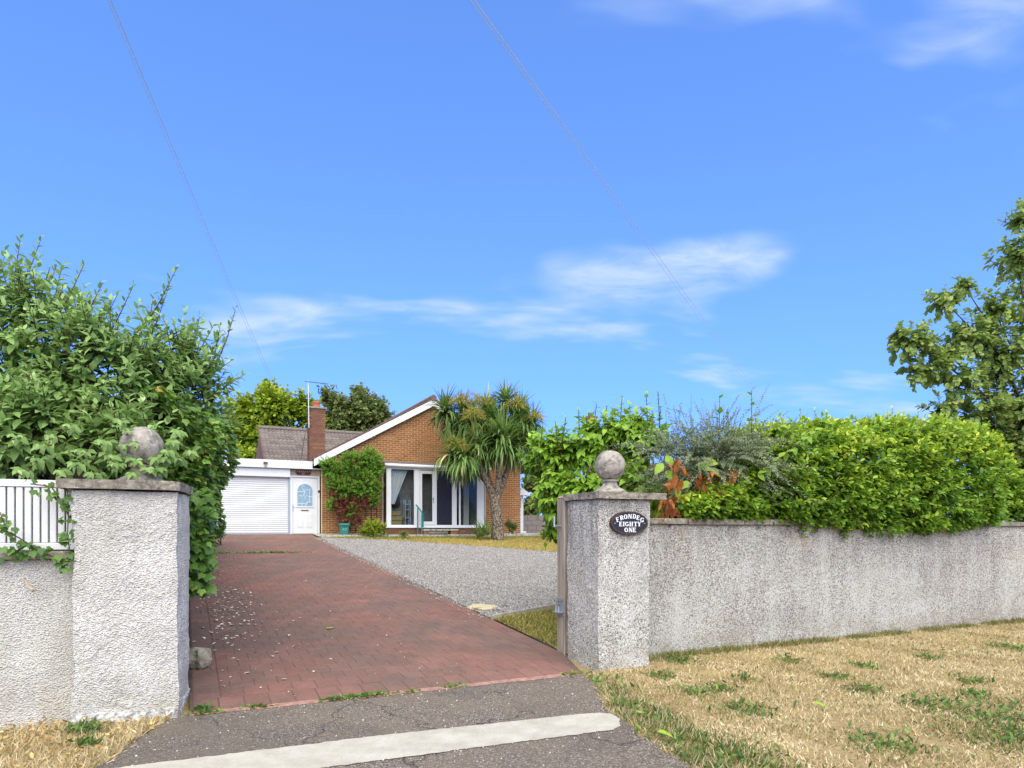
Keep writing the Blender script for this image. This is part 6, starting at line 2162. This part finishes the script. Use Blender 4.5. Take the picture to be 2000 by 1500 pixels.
blob_shoots(Lf, None, [C(665, 985, 27, 24.0, .35), C(690, 990, 28, 24.0, .35), C(715, 975, 20, 24.1, .3), C(672, 1015, 24, 23.9, .3), C(700, 1015, 20, 23.9, .3), C(655, 960, 14, 24, .3)], 190, .4, 18, .085, .50, up=.2, droop=.3, front=.7, tone_tip=.1)
Lf.build(cl, T_SMALL, 'lf_red', 0, mass='russet_foliage')


def bush(name, label, blobs, n, ln, nl, size, mat, tpl, tone=.5, group=None):
    b = np.array(blobs[0][0]); b[2] = zg(to_uv(b[0], b[1])[1]) + .02
    t = empty(name, b, label, 'bush', group)
    Lf, M = Leaves(), MB(world=True)
    blob_shoots(Lf, M, blobs, n, ln, nl, size, tone, up=.4, front=.6, topbright=.15, rin=.2)
    limbs(M, b, [x[0] for x in blobs] + [blobs[0][0] + [.1, 0, .1]], .015, .006)
    tag(M.build('stems', 'twig_red', t), kind='stuff')
    Lf.build(t, tpl, mat, 0)


bush('low_bush', 'low rounded yellow green bush left of the sun room', [C(727, 1028, 22, 23.8, .3), C(745, 1030, 14, 23.9, .25), C(712, 1034, 13, 23.8, .25)], 200, .3, 12, .10, 'lf_tree', T_SMALL, .5)
bush('low_bush', 'small green bush right of the palm trunk by brick wall', [C(1000, 1028, 13, 26.5, .25), C(993, 1020, 9, 26.5, .2)], 90, .3, 12, .11, 'lf_olive', T_SMALL, .5)
bush('dry_bush', 'small pale straggly bush at the garage corner by the hedge', [C(432, 1040, 11, 19.5, .25), C(426, 1030, 9, 19.3, .2)], 60, .3, 12, .05, 'lf_grey', T_SMALL, .5)
bush('seedling_bush', 'small bright bush at the foot of the big leaved shrub', [C(1062, 1042, 12, 25, .2), C(1075, 1040, 12, 25, .2)], 80, .25, 10, .08, 'lf_tree', T_SMALL, .5)
bush('fern_tuft', 'feathery green tuft before the sun room plinth', [C(790, 1040, 9, 23.6, .15)], 40, .25, 10, .06, 'lf_climber', T_SMALL, .4)

# --- cordyline palm
pc = empty('cordyline_palm', loc(*to_uv(*at(972, 1055, 24.26)[:2]), zg(16.07)), 'branching cabbage palm with yellow flower heads before the house', 'palm')
M = MB(world=True)
PY = 24.26
P = lambda px, py, dy=0.0: at(px, py, PY + dy)
M.tube([P(973, 1062), P(972, 1050), P(971, 1020), P(968, 985), P(966, 966)], [.30, .235, .20, .19, .20], 14)
br = [([P(966, 970), P(955, 950), P(945, 925, -.2), P(935, 905, -.3)], [.16, .12, .10, .08]),
      ([P(968, 970), P(974, 950), P(975, 915, -.2), P(977, 875, -.3)], [.16, .12, .10, .08]),
      ([P(970, 972), P(982, 945, .2), P(992, 915, .2), P(1005, 880, .2), P(1012, 850, .2)], [.14, .11, .10, .09, .07]),
      ([P(962, 965), P(952, 930, .2), P(948, 890, .3), P(935, 850, .3)], [.12, .10, .08, .07]),
      ([P(952, 945, .2), P(935, 925, 0), P(915, 915, -.3), P(902, 905, -.4)], [.09, .08, .07, .06]),
      ([P(948, 890, .3), P(930, 850, .2), P(905, 825, .1), P(880, 810, 0)], [.08, .07, .06, .05]),
      ([P(975, 915, .2), P(968, 870, .4), P(975, 830, .5), P(986, 795, .5)], [.10, .08, .07, .06]),
      ([P(935, 850, .3), P(925, 820, .3), P(918, 800, .3)], [.07, .06, .05]),
      ([P(1005, 880, .2), P(1020, 850, .3), P(1035, 825, .3)], [.08, .06, .05]),
      ([P(986, 830, .5), P(1000, 810, .5), P(1010, 800, .5)], [.07, .06, .05])]
for p, r in br:
    M.tube(p, r, 8)
M.build('trunk', 'cord_bark', pc, True)
heads = [(870, 800, 0, 34, .9), (905, 800, .2, 30, .8), (925, 820, -.1, 34, .9), (978, 848, -.3, 42, 1.0), (987, 782, .4, 32, .9), (1012, 800, .5, 30, .8), (888, 885, -.3, 44, 1.0), (930, 862, -.2, 38, .9), (1022, 820, .3, 34, .9), (1040, 822, .4, 28, .8), (1010, 862, .2, 40, .9), (950, 800, .6, 32, .8), (960, 840, .4, 34, .8), (905, 850, .3, 34, .8), (908, 905, -.2, 34, .8), (1000, 885, .3, 34, .8), (958, 812, .2, 34, .8), (1030, 855, .4, 32, .8), (885, 835, .2, 30, .8), (945, 880, -.1, 36, .8), (988, 868, -.35, 40, .8), (1035, 880, .3, 36, .8), (905, 890, -.5, 40, .8), (965, 862, .1, 38, .8)]
tpls = [strap(.35, .040), strap(.9, .043), strap(1.5, .043)]
sets = [Leaves() for _ in tpls]
dead = Leaves()
for hi, (px, py, dy, rr, sc) in enumerate(heads):
    c = P(px, py, dy)
    Ln = rr / F * PY * 1.4
    k = 170
    el = np.arcsin(np.clip(rng.uniform(-.55, 1.0, k), -1, 1))
    az = rng.uniform(0, 2 * pi, k)
    tip = np.c_[np.cos(el) * np.cos(az), np.cos(el) * np.sin(az), np.sin(el)]
    nr = np.tile(Z, (k, 1)) + tip * 0.1 + rng.normal(0, .08, (k, 3))
    up = el > 1.2
    nr[up] = norm(np.c_[-np.cos(az[up]), -np.sin(az[up]), np.full(up.sum(), .2)])
    nr[up] *= -1
    which = np.where(el > .75, 0, np.where(el > .1, 1, 2))
    L_ = Ln * rng.uniform(.75, 1.2, k)
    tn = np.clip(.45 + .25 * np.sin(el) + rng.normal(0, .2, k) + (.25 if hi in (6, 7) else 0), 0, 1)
    base_ = c + rng.normal(0, .05, (k, 3)) + np.array([0, 0, -.10]) * (1 - np.sin(el))[:, None]
    for j in range(3):
        s_ = which == j
        if s_.any():
            sets[j].add(base_[s_], tip[s_], nr[s_], L_[s_], tn[s_])
    if hi in (3, 6, 8, 10, 0, 2):
        k = {6: 170, 3: 150, 10: 110}.get(hi, 50)
        az = rng.uniform(0, 2 * pi, k)
        tip = norm(np.c_[np.cos(az) * .28, np.sin(az) * .28, np.full(k, -1.0)])
        dead.add(c + np.c_[np.cos(az) * .10, np.sin(az) * .10, rng.uniform(-.60, -.2, k)] + ([.15, 0, -.05] if hi == 6 else [0, 0, 0]), tip, np.c_[np.cos(az), np.sin(az), np.zeros(k)], rng.uniform(.4, .75, k), rng.uniform(0, 1, k))
for j, s_ in enumerate(sets):
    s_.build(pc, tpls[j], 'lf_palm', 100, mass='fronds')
dead.build(pc, strap(.15, .03), 'lf_dead', 0, mass='dead_fronds')
pan = Leaves()
for px, py, dy, rx_, rz_ in ((900, 785, -.1, 20, 16), (925, 812, -.45, 18, 18), (918, 780, .1, 24, 14), (1008, 792, .1, 20, 16), (890, 872, -.6, 19, 17), (945, 785, .3, 16, 12), (1045, 815, .2, 14, 10)):
    c = P(px, py, dy - .25); k = 360
    d = sphere_dirs(k); d[:, 2] = np.abs(d[:, 2]) * 1.1 - .25
    r_ = np.array([rx_, rx_ * .8, rz_]) / F * PY * 1.1
    p = c + d * r_ * rng.uniform(.45, 1, (k, 1))
    pan.add(p, norm(d + [0, 0, -.55] + rng.normal(0, .3, (k, 3))), rng.normal(0, 1, (k, 3)), rng.uniform(.12, .26, k), rng.uniform(0, 1, k))
pan.build(pc, strap(.6, .035, 3), 'lf_panicle', 0, mass='flower_heads')
# spiky young plant at the foot
sp = empty('young_cordyline', loc(*to_uv(*at(943, 1045, 24.0)[:2]), zg(16.2)), 'spiky young plant at the foot of the palm trunk', 'plant')
L2 = Leaves()
for px, py in ((942, 1048), (952, 1046), (934, 1050)):
    k = 46
    el = rng.uniform(.2, 1.4, k); az = rng.uniform(0, 2 * pi, k)
    tip = np.c_[np.cos(el) * np.cos(az), np.cos(el) * np.sin(az), np.sin(el)]
    L2.add(np.tile(at(px, py, 24.0), (k, 1)), tip, np.c_[-tip[:, 0], -tip[:, 1], np.full(k, 1.0)], rng.uniform(.4, .85, k), rng.uniform(.2, 1, k))
L2.build(sp, strap(.6, .028), 'lf_palm', 60)
